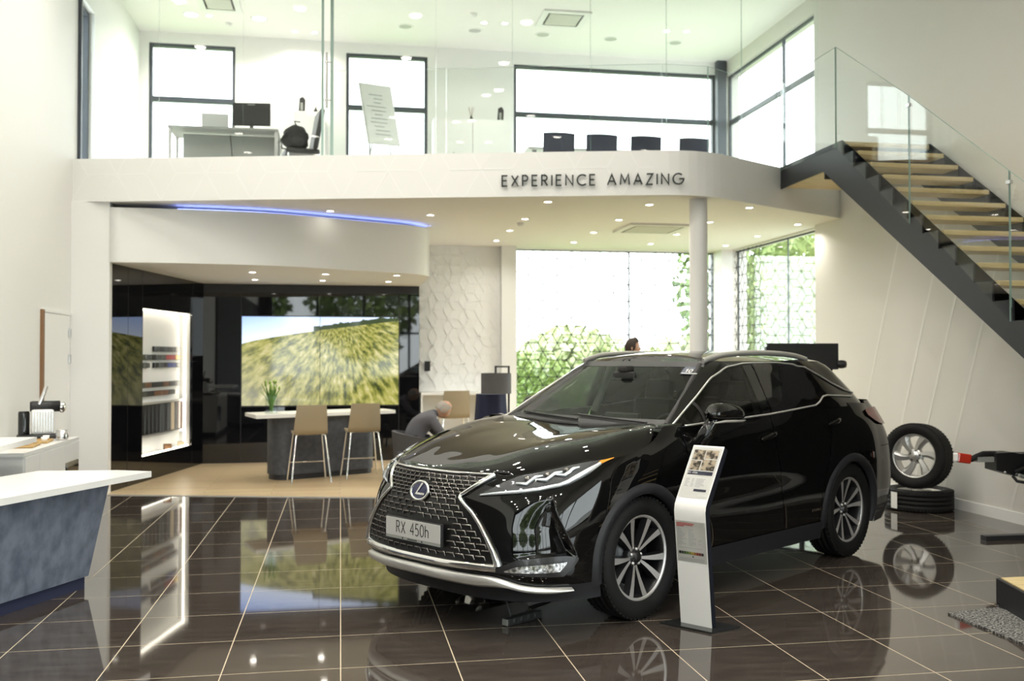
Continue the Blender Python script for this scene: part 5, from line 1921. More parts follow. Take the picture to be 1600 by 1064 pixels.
# lamp: drum shade on a square tube frame
lp = empty('floor_lamp', (2.08, 13.0, 0.006), 0, 'grey drum-shade floor lamp hanging in a black square frame', 'lamp')
MB().lathe([(0.205, 1.125), (0.205, 1.40)], 36).lathe([(0.2, 1.40), (0.2, 1.125)], 36).build('lamp_shade', mat('grey_shade', (0.085, 0.085, 0.09), 0.7), lp)
fr = MB()
fr.b2(0.16, 0.185, -0.012, 0.012, 0.0, 1.50).b2(-0.02, 0.185, -0.012, 0.012, 1.478, 1.50).b2(-0.02, 0.005, -0.012, 0.012, 1.36, 1.50)
fr.build('frame', M['blackm'], lp)
MB().b2(-0.2, 0.2, -0.15, 0.15, 0, 0.02).build('base', M['blackm'], lp)
# draped high table beside the lamp
dr = MB()
ringA = []
for zz in np.linspace(0, 1, 9):
    r = []
    for k in range(49):
        a = 2 * PI * k / 48
        rr_ = 0.21 + 0.07 * (1 - zz) + 0.014 * (1 - zz * 0.6) * math.sin(a * 9)
        r.append((rr_ * math.cos(a), rr_ * math.sin(a), 0.006 + 1.10 * zz))
    ringA.append(r)
dr.grid(ringA)
dr.add(ringA[-1][:48], [list(range(48))])
tag(dr.build('draped_table', M['navy'], loc=(2.10, 13.55, 0)), 'small round table under a floor-length navy cloth behind the drum lamp', 'table')

# armchair for the seated man
ac = empty('lounge_chair', (1.02, 12.72, 0.006), math.radians(-8), 'low charcoal tub armchair with a man sitting in it', 'armchair')
MB().box((0, 0, 0.34), (0.56, 0.56, 0.16), bev=0.04).build('seat', M['dgrey'], ac)
shl = []
for zz in np.linspace(0, 1, 6):
    r = []
    for k in range(19):
        a = math.radians(70 + 220 * k / 18)
        rr_ = 0.33 + 0.03 * zz
        r.append((rr_ * math.cos(a), rr_ * math.sin(a), 0.24 + (0.36 + 0.06 * math.cos(a + PI)) * zz))
    shl.append(r)
shl = np.array(shl)
inn = shl * np.array([0.86, 0.86, 1])
mbs = MB().grid(shl).grid(inn, flip=True).grid(np.array([shl[-1], inn[-1]]))
mbs.build('tub_back', M['dgrey'], ac)
for (a, b2) in ((0.2, 0.2), (-0.2, 0.2), (0.2, -0.2), (-0.2, -0.2)):
    MB().tube([(a, b2, 0.27), (a * 1.15, b2 * 1.15, 0)], 0.014, 8).build('leg', M['blackm'], ac)

# ================================================================== PEOPLE
M['skin'] = noise_col(mat('skin', (0.55, 0.33, 0.23), 0.5), (0.48, 0.27, 0.18), (0.60, 0.37, 0.26), 9.0)


def skinned(name, verts, edges, radii, m, parent, sub_=2):
    me = bpy.data.meshes.new(name)
    me.from_pydata(verts, edges, [])
    o = bpy.data.objects.new(name, me)
    link(o, parent)
    me.materials.append(m)
    md = o.modifiers.new('skin', 'SKIN')
    md.use_smooth_shade = True
    for i, r in enumerate(radii):
        sv = me.skin_vertices[0].data[i]
        sv.radius = r if isinstance(r, tuple) else (r, r)
        sv.use_root = (i == 0)
    s2 = o.modifiers.new('sub', 'SUBSURF')
    s2.levels = s2.render_levels = sub_
    return o


def head(parent, c, fwd, hair_m, bald=False, tilt=0.0):
    """c head centre; fwd yaw the face looks to; one skull mesh with nose, brow, jaw, ears"""
    n_, m_ = 26, 20
    v = []
    for i in range(m_ + 1):
        ph = PI * i / m_
        for k in range(n_):
            th2 = 2 * PI * k / n_
            x, y, z = math.sin(ph) * math.cos(th2), math.sin(ph) * math.sin(th2), math.cos(ph)
            px2, py2, pz2 = x * 0.098, y * 0.077, z * 0.118
            if z < 0:
                py2 *= 1 - 0.28 * (-z) ** 1.2
                px2 = px2 * (1 - 0.18 * (-z)) + 0.018 * (-z)
            f = max(0, x) ** 6 * math.exp(-(th2 if th2 < PI else 2 * PI - th2) ** 2 * 30)
            px2 += 0.024 * math.exp(-((z + 0.16) / 0.14) ** 2) * math.exp(-(y / 0.16) ** 2) * (x > 0)      # nose
            px2 -= 0.010 * math.exp(-((z - 0.06) / 0.08) ** 2) * math.exp(-((abs(y) - 0.36) / 0.14) ** 2) * (x > 0)   # eye sockets
            px2 += 0.006 * math.exp(-((z + 0.50) / 0.07) ** 2) * math.exp(-(y / 0.28) ** 2) * (x > 0)      # lips
            v.append((px2, py2, pz2))
    f_ = [(i * n_ + k, i * n_ + (k + 1) % n_, (i + 1) * n_ + (k + 1) % n_, (i + 1) * n_ + k) for i in range(m_) for k in range(n_)]
    mb = MB().add(v, [q[::-1] for q in f_], 0, True)
    for sg_ in (1, -1):
        mb.ball((-0.002, sg_ * 0.077, -0.01), 0.03, 8, 8, sc=(0.6, 0.35, 1.05))
    mt = Matrix.Translation(c) @ Matrix.Rotation(fwd, 4, 'Z') @ Matrix.Rotation(tilt, 4, 'Y')
    ho = mb.xf(mt).build('head', M['skin'], parent)
    for sg_ in (1, -1):
        e = MB().ball((0.083, sg_ * 0.030, 0.010), 0.0115, 10, 8).xf(mt)
        e.build('eye', M['white'], ho)
        MB().ball((0.0925, sg_ * 0.030, 0.010), 0.005, 8, 6).xf(mt).build('iris', M['ink'], ho)
    MB().tube([(0.088, -0.024, -0.058), (0.096, 0, -0.060), (0.088, 0.024, -0.058)], [.003, .005, .003], 6).xf(mt).build('mouth', mat('lips', (0.42, 0.18, 0.14), 0.5), ho)
    # hair: an outer cap with a hairline
    hv, hf = [], []
    rows_ = 13
    for i in range(rows_ + 1):
        for k in range(n_):
            th2 = 2 * PI * k / n_
            front = max(0.0, math.cos(th2))
            lim = (1.05 if not bald else 0.15) if front > 0.55 else (2.05 - 0.8 * front)
            st_ = 0.0 if not bald else 0.95 * (1 - 0.15 * math.cos(th2))
            if bald and front > 0.55:
                lim = st_ + 0.05
            ph = st_ + (lim - st_) * i / rows_
            x, y, z = math.sin(ph) * math.cos(th2), math.sin(ph) * math.sin(th2), math.cos(ph)
            k2 = 1.10 + 0.02 * math.sin(th2 * 7 + i)
            top_ = 1.16 if (not bald and z > 0.3 and x > 0.2) else 1.0
            hv.append((x * 0.098 * k2, y * 0.077 * k2 * 1.02, z * 0.118 * k2 * top_))
    hf = [(i * n_ + k, (i + 1) * n_ + k, (i + 1) * n_ + (k + 1) % n_, i * n_ + (k + 1) % n_) for i in range(rows_) for k in range(n_)]
    MB().add(hv, hf, 0, True).xf(mt).build('hair', hair_m, ho)
    return ho


def hand(parent, wrist, fwd, up, sc=1.0):
    f = Vector(fwd).normalized()
    u = Vector(up).normalized()
    s = f.cross(u).normalized()
    w = Vector(wrist)
    V, Ed, Rd = [w, w + f * 0.045 * sc, w + f * 0.085 * sc], [(0, 1), (1, 2)], [(.022, .016), (.036, .017), (.038, .014)]
    for k, (off_, ln) in enumerate(((-0.030, .062), (-0.010, .074), (0.010, .070), (0.029, .055))):
        b0 = len(V)
        V += [w + f * 0.092 * sc + s * off_, w + f * (0.092 + ln * 0.5) * sc + s * off_ * 1.05 - u * 0.012, w + f * (0.092 + ln * 0.85) * sc + s * off_ * 1.05 - u * 0.038]
        Ed += [(2, b0), (b0, b0 + 1), (b0 + 1, b0 + 2)]
        Rd += [.0095, .0088, .0075]
    b0 = len(V)
    V += [w + f * 0.04 * sc - s * 0.040, w + f * 0.075 * sc - s * 0.058 - u * 0.01]
    Ed += [(1, b0), (b0, b0 + 1)]
    Rd += [.012, .0095]
    return skinned('hand', [tuple(q) for q in V], Ed, Rd, M['skin'], parent, 1)


M['shirt_grey'] = mat('grey_blue_shirt', (0.10, 0.10, 0.115), 0.85)
M['trouser'] = mat('dark_trousers', (0.02, 0.021, 0.027), 0.85)
M['hair_grey'] = mat('short_grey_hair', (0.38, 0.35, 0.31), 0.8)
M['hair_dark'] = mat('short_dark_brown_hair', (0.028, 0.017, 0.010), 0.7)
M['suit'] = mat('navy_jacket', (0.013, 0.015, 0.022), 0.75)

# man sitting bent forward (faces +x in his own frame)
p1 = empty('person', (1.0, 12.70, 0.006), math.radians(8), 'balding grey-haired man in grey shirt sitting bent forward behind the car bonnet', 'person')
sk_v = [(-0.06, 0, 0.50), (-0.05, 0, 0.62), (0.03, 0, 0.74), (0.14, 0, 0.84), (0.20, 0, 0.875), (0.27, 0, 0.895),
        (0.15, 0.17, 0.80), (0.27, 0.25, 0.62), (0.44, 0.16, 0.55), (0.15, -0.17, 0.80), (0.27, -0.25, 0.62), (0.44, -0.16, 0.55)]
sk_e = [(0, 1), (1, 2), (2, 3), (3, 4), (4, 5), (3, 6), (6, 7), (7, 8), (3, 9), (9, 10), (10, 11)]
sk_r = [(.17, .14), (.17, .145), (.17, .15), (.13, .12), .065, .052, .075, .052, .040, .075, .052, .040]
skinned('shirt', sk_v, sk_e, sk_r, M['shirt_grey'], p1)
lg_v = [(-0.06, 0, 0.50), (0.0, 0.10, 0.49), (0.38, 0.15, 0.50), (0.36, 0.16, 0.10), (0.0, -0.10, 0.49), (0.38, -0.15, 0.50), (0.36, -0.16, 0.10)]
skinned('trousers', lg_v, [(0, 1), (1, 2), (2, 3), (0, 4), (4, 5), (5, 6)], [(.15, .12), .10, .07, .05, .10, .07, .05], M['trouser'], p1)
for sg_ in (1, -1):
    MB().box((0.42, sg_ * 0.16, 0.045), (0.27, 0.095, 0.085), bev=0.03).build('shoe', M['blackp'], p1)
    hand(p1, (0.44, sg_ * 0.16, 0.55), (0.9, -sg_ * 0.5, -0.2), (0, 0, 1))
head(p1, (0.345, 0, 0.935), 0.0, M['hair_grey'], bald=True, tilt=math.radians(48))

# man standing behind the car
p2 = empty('person', (3.80, 12.45, 0.006), math.radians(-20), 'dark-haired man standing behind the car roof, only his head showing', 'person')
tv = [(0, 0, 0.98), (0, 0, 1.15), (0.01, 0, 1.34), (0.0, 0, 1.46), (0.01, 0, 1.56), (0.02, 0, 1.63), (0, 0.19, 1.45), (-0.01, 0.23, 1.18), (0.08, 0.22, 0.95), (0, -0.19, 1.45), (-0.01, -0.23, 1.18), (0.08, -0.22, 0.95)]
skinned('jacket', tv, sk_e, [(.12, .16), (.12, .15), (.125, .17), (.09, .13), .062, .052, .075, .055, .040, .075, .055, .040], M['suit'], p2)
lv = [(0, 0, 0.98), (0, 0.09, 0.93), (0.01, 0.10, 0.52), (-0.01, 0.11, 0.09), (0, -0.09, 0.93), (0.01, -0.10, 0.52), (-0.01, -0.11, 0.09)]
skinned('trousers', lv, [(0, 1), (1, 2), (2, 3), (0, 4), (4, 5), (5, 6)], [(.12, .15), .095, .065, .05, .095, .065, .05], M['trouser'], p2)
for sg_ in (1, -1):
    MB().box((0.05, sg_ * 0.11, 0.045), (0.28, 0.10, 0.09), bev=0.03).build('shoe', M['blackp'], p2)
    hand(p2, (0.085, sg_ * 0.22, 0.94), (0.1, 0, -1), (1, 0, 0))
head(p2, (0.03, 0, 1.745), 0.0, M['hair_dark'])

# ================================================================== RECEPTION DESK (left foreground)
rd = empty('reception_desk', (-1.734, 7.25, 0), math.radians(65.1), 'reception desk with blue-grey slate front and long white top', 'desk')
# local x runs along the front from the far end towards -x (near), local -y is the visible front
LD = 1.4
base = MB()
v = [(0, 0.0, 0.085), (-LD, 0.0, 0.085), (-LD, 0.62, 0.085), (0, 0.62, 0.085), (0.10, -0.09, 0.725), (-LD, -0.09, 0.725), (-LD, 0.66, 0.725), (0.10, 0.66, 0.725)]
base.add(v, [(1, 0, 4, 5), (0, 3, 7, 4), (3, 2, 6, 7), (2, 1, 5, 6), (4, 7, 6, 5), (0, 1, 2, 3)])
base.build('slate_front', M['slate'], rd)
MB().b2(-LD, -0.015, 0.02, 0.6, 0.0, 0.085).build('plinth', M['navy'], rd)
MB().prism([(0.47, -0.17), (-LD, -0.17), (-LD, 0.66), (0.28, 0.66), (0.47, 0.12)], 0.725, 0.768).build('desk_top', M['white'], rd)
# coffee cabinet on the left wall
cb_ = empty('coffee_cabinet', (-2.50, 9.99, 0), 0, 'white low coffee cabinet along the left wall', 'cabinet')
MB().b2(-0.60, 0, -1.64, 0, 0.08, 0.82).build('body', M['white_matt'], cb_)
MB().b2(-0.58, -0.03, -1.64, -0.02, 0.0, 0.08).build('plinth', M['blackm'], cb_)
MB().b2(-0.615, 0.012, -1.65, 0.012, 0.82, 0.85).build('worktop', M['white'], cb_)
for k, (a, b2) in enumerate(((-0.87, -0.49), (-1.25, -0.87), (-1.63, -1.25))):
    MB().b2(0, 0.018, a, b2 - 0.005, 0.09, 0.81).build('door', M['white'], cb_)
MB().b2(0, 0.018, -0.48, -0.01, 0.645, 0.81).build('drawer', M['white'], cb_)
MB().b2(0, 0.016, -0.48, -0.01, 0.30, 0.64, bev=0.004).build('built_in_fridge', M['steel'], cb_)
MB().b2(0.016, 0.026, -0.44, -0.05, 0.45, 0.60).build('fridge_window', M['black_glass'], cb_)
MB().b2(-0.02, 0.02, -0.42, -0.07, 0.60, 0.62).build('fridge_handle', M['steel'], cb_)
# white raised shelf on the wall end of the cabinet
lg = empty('wall_shelf', (-3.13, 8.36, 0), 0, 'white raised shelf over the left end of the coffee cabinet', 'shelf')
MB().b2(0.0, 0.76, -1.2, -0.10, 0.945, 0.985).build('board', M['white'], lg)
MB().b2(0.0, 0.03, -1.18, -0.12, 0.855, 0.945).build('wall_cleat', M['white_matt'], lg)

# coffee machine and cups on the cabinet
cm = empty('coffee_machine', (-2.80, 9.86, 0.851), math.radians(16), 'black and silver capsule coffee machine on the white cabinet', 'coffee machine')
MB().box((0.02, 0, 0.018), (0.44, 0.26, 0.034), bev=0.006).build('tray', M['blackp'], cm)
MB().box((0.02, 0.05, 0.155), (0.20, 0.17, 0.24), bev=0.025).build('body', M['white'], cm)
for k in range(8):
    MB().b2(-0.066 + k * 0.0235, -0.056 + k * 0.0235, -0.042, -0.034, 0.06, 0.25).build('rib', M['steel'], cm)
MB().lathe([(0.0005, -0.11), (0.045, -0.11), (0.052, -0.09), (0.052, 0.15), (0.0005, 0.15)], 20, (0.02, 0.03, 0.30), axis='X').build('brew_head', M['blackp'], cm)
MB().lathe([(0.0005, 0.05), (0.03, 0.048), (0.052, 0.03), (0.054, 0.0)], 20, (0.17, 0.03, 0.29), axis='X').build('head_cap', M['chrome'], cm)
MB().tube([(-0.01, -0.01, 0.32), (0.02, 0.0, 0.40), (0.05, 0.02, 0.49)], 0.017, 8).build('lever', M['chrome'], cm)
MB().lathe([(0.05, 0.035), (0.05, 0.24), (0.045, 0.255), (0.0005, 0.255)], 18, (-0.14, 0.06, 0)).build('water_tank', M['privacy'], cm)

tag(MB().lathe([(0.0005, 0.0), (0.045, 0.0), (0.05, 0.01), (0.05, 0.09), (0.047, 0.09), (0.045, 0.012)], 20).build('milk_jug', M['steel'], loc=(-2.545, 9.62, 0.851)), 'small steel milk frother beside the coffee machine', 'jug')
for (x, y, lb) in ((-2.66, 9.55, 'white espresso cup nearer the coffee machine'), (-2.62, 9.35, 'white espresso cup farther from the coffee machine')):
    tag(MB().lathe([(0.0005, 0.004), (0.022, 0.004), (0.030, 0.05), (0.028, 0.05), (0.020, 0.008)], 18).build('espresso_cup', M['white'], loc=(x, y, 0.851)), lb, 'cup')
M['bamboo'] = mat('bamboo_tray', (0.50, 0.33, 0.13), 0.5)
for (x, y, w, d, lb) in ((-2.70, 8.95, 0.26, 0.34, 'bamboo tray with brown pouch on the white cabinet'), (-2.70, 9.38, 0.24, 0.30, 'empty bamboo tray next to the cups')):
    t_ = empty('wooden_tray', (x, y, 0.851), 0.1, lb, 'tray')
    MB().b2(-w / 2, w / 2, -d / 2, d / 2, 0, 0.008).build('base', M['bamboo'], t_)
    for (a0, a1, b0, b1) in ((-w / 2, w / 2, -d / 2, -d / 2 + 0.01), (-w / 2, w / 2, d / 2 - 0.01, d / 2), (-w / 2, -w / 2 + 0.01, -d / 2 + 0.01, d / 2 - 0.01), (w / 2 - 0.01, w / 2, -d / 2 + 0.01, d / 2 - 0.01)):
        MB().b2(a0, a1, b0, b1, 0, 0.022).build('rim', M['bamboo'], t_)
tag(MB().ball((0, 0, 0.03), 0.09, 14, 8, sc=(0.8, 1.2, 0.32)).build('leather_pouch', mat('brown_leather', (0.07, 0.035, 0.02), 0.5), loc=(-2.70, 8.95, 0.858)), 'dark brown pouch lying on the bamboo tray', 'pouch')

# ================================================================== INFO STAND
ist = empty('info_stand', (2.036, 5.643, 0.0), math.radians(-51.0), 'white bent metal price stand with printed sheets beside the front wheel', 'info stand')
# local x along the width (0..0.21), local y away from the reader
WS = 0.212
prof = [(0.0, 0.012), (-0.070, 0.66), (-0.073, 0.70), (-0.066, 0.735), (-0.048, 0.765), (0.160, 1.072)]
DP = 0.048
fc, bc = [], []
for i, (y, z) in enumerate(prof):
    fc.append((y, z))
    if i == 0:
        nrm2 = (1, 0)
    ty, tz = (prof[min(i + 1, 5)][0] - prof[max(i - 1, 0)][0], prof[min(i + 1, 5)][1] - prof[max(i - 1, 0)][1])
    q = math.hypot(ty, tz)
    bc.append((y + DP * tz / q, z - DP * ty / q))
shell = MB()
shell.grid([[(0, y, z) for y, z in fc], [(WS, y, z) for y, z in fc]], smooth=True)
sid = MB()
for x in (0, WS):
    for i in range(len(fc) - 1):
        q = [(x, *fc[i]), (x, *fc[i + 1]), (x, *bc[i + 1]), (x, *bc[i])]
        sid.add(q, [(0, 1, 2, 3), (3, 2, 1, 0)])
sid.grid([[(0, y, z) for y, z in bc], [(WS, y, z) for y, z in bc]], smooth=True)
sid.add([(0, *fc[-1]), (WS, *fc[-1]), (WS, *bc[-1]), (0, *bc[-1])], [(0, 1, 2, 3), (3, 2, 1, 0)])
shell.build('front_plate', M['white'], ist)
sid.build('side_frame', mat('dark_blue_metal', (0.018, 0.022, 0.035), 0.45), ist)
M['baseglass'] = mat('smoked_glass', (0.02, 0.022, 0.022), 0.03, spec=0.6)
MB().prism([(-0.10, -0.075), (WS + 0.035, -0.075), (WS + 0.105, 0.15), (-0.03, 0.15)], 0.001, 0.012).build('base_plate', M['baseglass'], ist)
M['paper'] = mat('printed_paper', (0.80, 0.80, 0.77), 0.5)
M['paper2'] = mat('sheet_paper_grey', (0.66, 0.66, 0.62), 0.35)
ca, sa = 0.160 + 0.048, 1.072 - 0.765
ql = math.hypot(ca, sa)
ca, sa = ca / ql, sa / ql


def on_top(x, t, d=0.002):      # t along the slanted face, 0 at its lower end
    return (x, -0.048 + ca * t - sa * d, 0.765 + sa * t + ca * d)


def tq(x0, x1, t0, t1, m, nm, par, d=0.003):
    if nm != 'price_sheet':
        t0, t1 = t0 * 1.13, t1 * 1.13
    return MB().add([on_top(x0, t0, d), on_top(x1, t0, d), on_top(x1, t1, d), on_top(x0, t1, d)], [(0, 1, 2, 3), (3, 2, 1, 0)]).build(nm, m, par)


sheet1 = tq(0.006, WS - 0.006, 0.012, 0.362, M['paper'], 'price_sheet', ist, 0.002)
M['photo'] = noise_col(mat('printed_photo', (0.2, 0.15, 0.1), 0.4), (0.05, 0.035, 0.02), (0.62, 0.52, 0.38), 28.0, 3.0, lo=0.42, hi=0.58)
for (a, b2, c, d) in ((0.022, 0.100, 0.238, 0.300), (0.106, 0.190, 0.248, 0.300), (0.022, 0.090, 0.176, 0.232), (0.098, 0.190, 0.176, 0.242)):
    tq(a, b2, c, d, M['photo'], 'printed_picture', sheet1, 0.0032)
M['navyink'] = mat('navy_print', (0.03, 0.035, 0.07), 0.5)
tq(0.022, 0.190, 0.148, 0.170, M['navyink'], 'printed_band', sheet1, 0.0032)
cur = 0.026
for ch in 'RX 450h':
    if ch != ' ':
        gm = glyph(ch, 0.012, 0.0022, 0.0)
        gm.v = [on_top(cur + p[0], 0.174 + p[2], 0.0040) for p in gm.v]
        gm.build('band_letter', M['paper'], sheet1)
    cur += GL[ch][0] * 0.012 + 0.0032
M['greyink'] = mat('grey_print', (0.42, 0.42, 0.42), 0.6)
ln = MB()
rnd = random.Random(11)
for k in range(7):
    for (xa, xb) in ((0.024, 0.060), (0.066, 0.086), (0.096, 0.16)):
        x2 = xa + (xb - xa) * rnd.uniform(0.5, 1.0)
        t = 0.138 - 0.0085 * k
        ln.add([on_top(xa, t, 0.0032), on_top(x2, t, 0.0032), on_top(x2, t + 0.0028, 0.0032), on_top(xa, t + 0.0028, 0.0032)], [(0, 1, 2, 3)])
ln.build('printed_text', M['greyink'], sheet1)
tq(0.098, 0.182, 0.050, 0.064, M['navyink'], 'printed_band', sheet1, 0.0032)


def fy(z, d):
    return -0.070 * (z - 0.012) / 0.648 - d


def fq(x0, x1, z0, z1, m, nm, par, d=0.002):
    return MB().add([(x0, fy(z0, d), z0), (x1, fy(z0, d), z0), (x1, fy(z1, d), z1), (x0, fy(z1, d), z1)], [(0, 1, 2, 3), (3, 2, 1, 0)]).build(nm, m, par)


sheet2 = fq(0.006, WS - 0.006, 0.395, 0.64, M['paper2'], 'energy_sheet', ist)
M['redink'] = mat('red_print', (0.40, 0.08, 0.07), 0.6)
ln = MB()
for k, (w_) in enumerate((0.120, 0.112, 0.05)):
    ln.add([(0.012, -0.003, 0.622 - k * 0.0085), (0.012 + w_, -0.003, 0.622 - k * 0.0085), (0.012 + w_, -0.003, 0.6275 - k * 0.0085), (0.012, -0.003, 0.6275 - k * 0.0085)], [(0, 1, 2, 3)])
ln.tilt().build('red_heading', M['redink'], sheet2)
ln = MB()
for k in range(14):
    z = 0.590 - 0.0075 * k
    for (xa, xb) in ((0.016, 0.075), (0.090, 0.145), (0.155, 0.185)):
        if (k in (7, 10) and xa > 0.1) or (xa > 0.15 and k not in (8, 9, 11)):
            continue
        x2 = xa + (xb - xa) * rnd.uniform(0.4, 1.0)
        ln.add([(xa, -0.003, z), (x2, -0.003, z), (x2, -0.003, z + 0.003), (xa, -0.003, z + 0.003)], [(0, 1, 2, 3)])
for k in range(3):
    ln.add([(0.02, -0.003, 0.415 - 0.006 * k), (0.19, -0.003, 0.415 - 0.006 * k), (0.19, -0.003, 0.4172 - 0.006 * k), (0.02, -0.003, 0.4172 - 0.006 * k)], [(0, 1, 2, 3)])
ln.add([(0.02, -0.003, 0.477), (0.18, -0.003, 0.477), (0.18, -0.003, 0.4805), (0.02, -0.003, 0.4805)], [(0, 1, 2, 3)])
ln.tilt().build('printed_text', M['greyink'], sheet2)
for k, cl in enumerate([(0.06, 0.06, 0.06), (0.08, 0.08, 0.07), (0.06, 0.16, 0.05), (0.16, 0.26, 0.06), (0.34, 0.38, 0.10), (0.62, 0.50, 0.08), (0.50, 0.24, 0.06), (0.36, 0.07, 0.05), (0.24, 0.06, 0.05), (0.07, 0.06, 0.06)]):
    fq(0.020 + k * 0.0168, 0.0352 + k * 0.0168, 0.440, 0.456, mat('energy_class_%s' % 'abcdefghij'[k], cl, 0.5), 'energy_block', sheet2, 0.003)
MB().add([(0.108, -0.003, 0.424), (0.120, -0.003, 0.424), (0.114, -0.003, 0.436)], [(0, 1, 2)]).tilt().build('energy_arrow', M['ink'], sheet2)

# ================================================================== WINTER WHEELS
tyre2_me = tyre_mesh(0.345, 0.232, 0.225).mesh('tyre', M['rubber'])
rim2_me = MB().lathe([(0.228, -0.10), (0.212, -0.06), (0.208, 0.04), (0.216, 0.075), (0.232, 0.085), (0.238, 0.080), (0.234, 0.06)], 48, axis='Y').mesh('rim', M['alloy_silver'])
hub2_me = MB().lathe([(0.0005, 0.062), (0.026, 0.060), (0.032, 0.055), (0.050, 0.050), (0.078, 0.046), (0.082, 0.01)], 24, axis='Y').mesh('hub_cap', M['alloy_silver'])
hole_me = MB().lathe([(0.0005, 0.0535), (0.009, 0.0535), (0.009, 0.04)], 10, axis='Y').mesh('nut_hole', M['blackp'])
sp2 = MB()
fr_, bk_ = [], []
for t in np.linspace(0, 1, 6):
    r = 0.060 + (0.222 - 0.060) * t
    a = 0.30 * t
    w0 = 0.046 + 0.056 * t ** 1.3
    c_, s_ = math.cos(a), math.sin(a)
    y = 0.048 + 0.024 * t
    fr_.append([(r * c_ - s_ * w0 * -0.35, y, r * s_ + c_ * w0 * -0.35), (r * c_ - s_ * w0 * 0.3, y + 0.006, r * s_ + c_ * w0 * 0.3), (r * c_ - s_ * w0 * 0.75, y - 0.016, r * s_ + c_ * w0 * 0.75)])
    bk_.append([(p[0], p[1] - 0.035, p[2]) for p in fr_[-1]])
sp2.grid(fr_, smooth=False).grid(bk_, smooth=False, flip=True)
sp2.grid([[p[0] for p in fr_], [p[0] for p in bk_]], smooth=False).grid([[p[2] for p in fr_], [p[2] for p in bk_]], smooth=False)
spoke2_me = sp2.mesh('spoke', M['alloy_silver'])


def loose_wheel(loc, rot, label):
    w = empty('spare_wheel', loc, 0, label, 'wheel', 'loose winter wheels by the wall')
    w.rotation_euler = rot
    for nm, me, k in (('tyre', tyre2_me, 1), ('rim', rim2_me, 1), ('hub_cap', hub2_me, 1), ('spoke', spoke2_me, 6), ('nut_hole', hole_me, 5)):
        for i in range(k):
            o = bpy.data.objects.new(nm, me)
            link(o, w)
            a = 2 * PI * i / k + 0.4
            o.rotation_euler = (0, a, 0)
            if nm == 'nut_hole':
                o.rotation_euler = (0, 0, 0)
                o.location = (0.055 * math.cos(a), 0, 0.055 * math.sin(a))
    return w


w1 = loose_wheel((6.10, 9.50, 0.1135), (R90, 0, 0), 'black tyre lying flat on the floor under the upright wheel')
stp = []
for k in range(7):
    a = math.radians(186 + 14 * k / 6)
    stp.append([(0.352 * math.cos(a), -0.085, -0.352 * math.sin(a)), (0.352 * math.cos(a), 0.085, -0.352 * math.sin(a))])
MB().grid(stp).build('paper_sticker', M['paper'], w1)
loose_wheel((6.03, 9.42, 0.2275 + 0.346), (math.radians(4), 0, math.radians(-147 - 90)), 'winter tyre on a silver alloy rim standing upright on the flat tyre')

# ================================================================== BIKE CARRIER (right edge)
bc_ = empty('bike_carrier', (5.52, 7.78, 0), 0, 'black folding bicycle carrier with red tail lamp on a floor stand', 'bike carrier')
MB().box((-0.09, 0, 0.725), (0.13, 0.05, 0.085), ry=math.radians(8), bev=0.012).build('tail_lamp', mat('red_lamp_lens', (0.55, 0.04, 0.02), 0.2, coat=0.6), bc_)
MB().box((-0.165, 0, 0.735), (0.03, 0.045, 0.075), bev=0.01).build('reverse_lamp', M['white'], bc_)
MB().tube([(-0.02, 0, 0.71), (0.03, 0, 0.735), (0.10, 0, 0.76), (0.22, 0, 0.76)], 0.026, 8).build('arm', M['blackp'], bc_)
MB().b2(0.03, 0.20, -0.03, 0.03, 0.69, 0.735).build('bracket', M['grey'], bc_)
mb = MB()
pts = [(0.19, 0.77), (0.36, 0.775), (0.42, 0.76), (1.0, 0.76), (1.0, 0.52), (0.62, 0.55), (0.40, 0.56), (0.19, 0.62)]
n_ = len(pts)
mb.add([(p[0], -0.06, p[1]) for p in pts] + [(p[0], 0.10, p[1]) for p in pts], [list(range(n_))[::-1], [n_ + i for i in range(n_)]] + [(i, (i + 1) % n_, n_ + (i + 1) % n_, n_ + i) for i in range(n_)])
mb.build('body', M['blackp'], bc_)
MB().tube([(0.36, -0.07, 0.60), (0.5, -0.09, 0.66), (0.7, -0.09, 0.72), (1.0, -0.09, 0.73)], 0.018, 8).build('rail', M['blackp'], bc_)
MB().tube([(0.34, -0.07, 0.57), (0.36, -0.10, 0.525), (0.50, -0.10, 0.50), (0.56, -0.10, 0.54), (0.52, -0.09, 0.58)], 0.014, 8).build('clamp_strap', M['blackp'], bc_)
MB().box((0.42, -0.10, 0.565), (0.09, 0.03, 0.03), ry=0.3, bev=0.006).build('buckle', M['grey'], bc_)
for (x, z) in ((0.27, 0.60), (0.38, 0.585), (0.5, 0.60), (0.66, 0.575)):
    MB().lathe([(0.0005, -0.075), (0.010, -0.073), (0.012, -0.06)], 10, (x, 0, z), axis='Y').build('bolt', M['satin'], bc_)
MB().b2(0.9, 0.96, -0.03, 0.03, 0.03, 0.6).build('stand_post', M['blackm'], bc_)
MB().b2(0.09, 0.97, -0.05, 0.03, 0.0, 0.04).build('stand_foot', M['blackm'], bc_)
MB().b2(0.86, 0.97, -0.4, 0.4, 0.0, 0.04).build('stand_foot', M['blackm'], bc_)

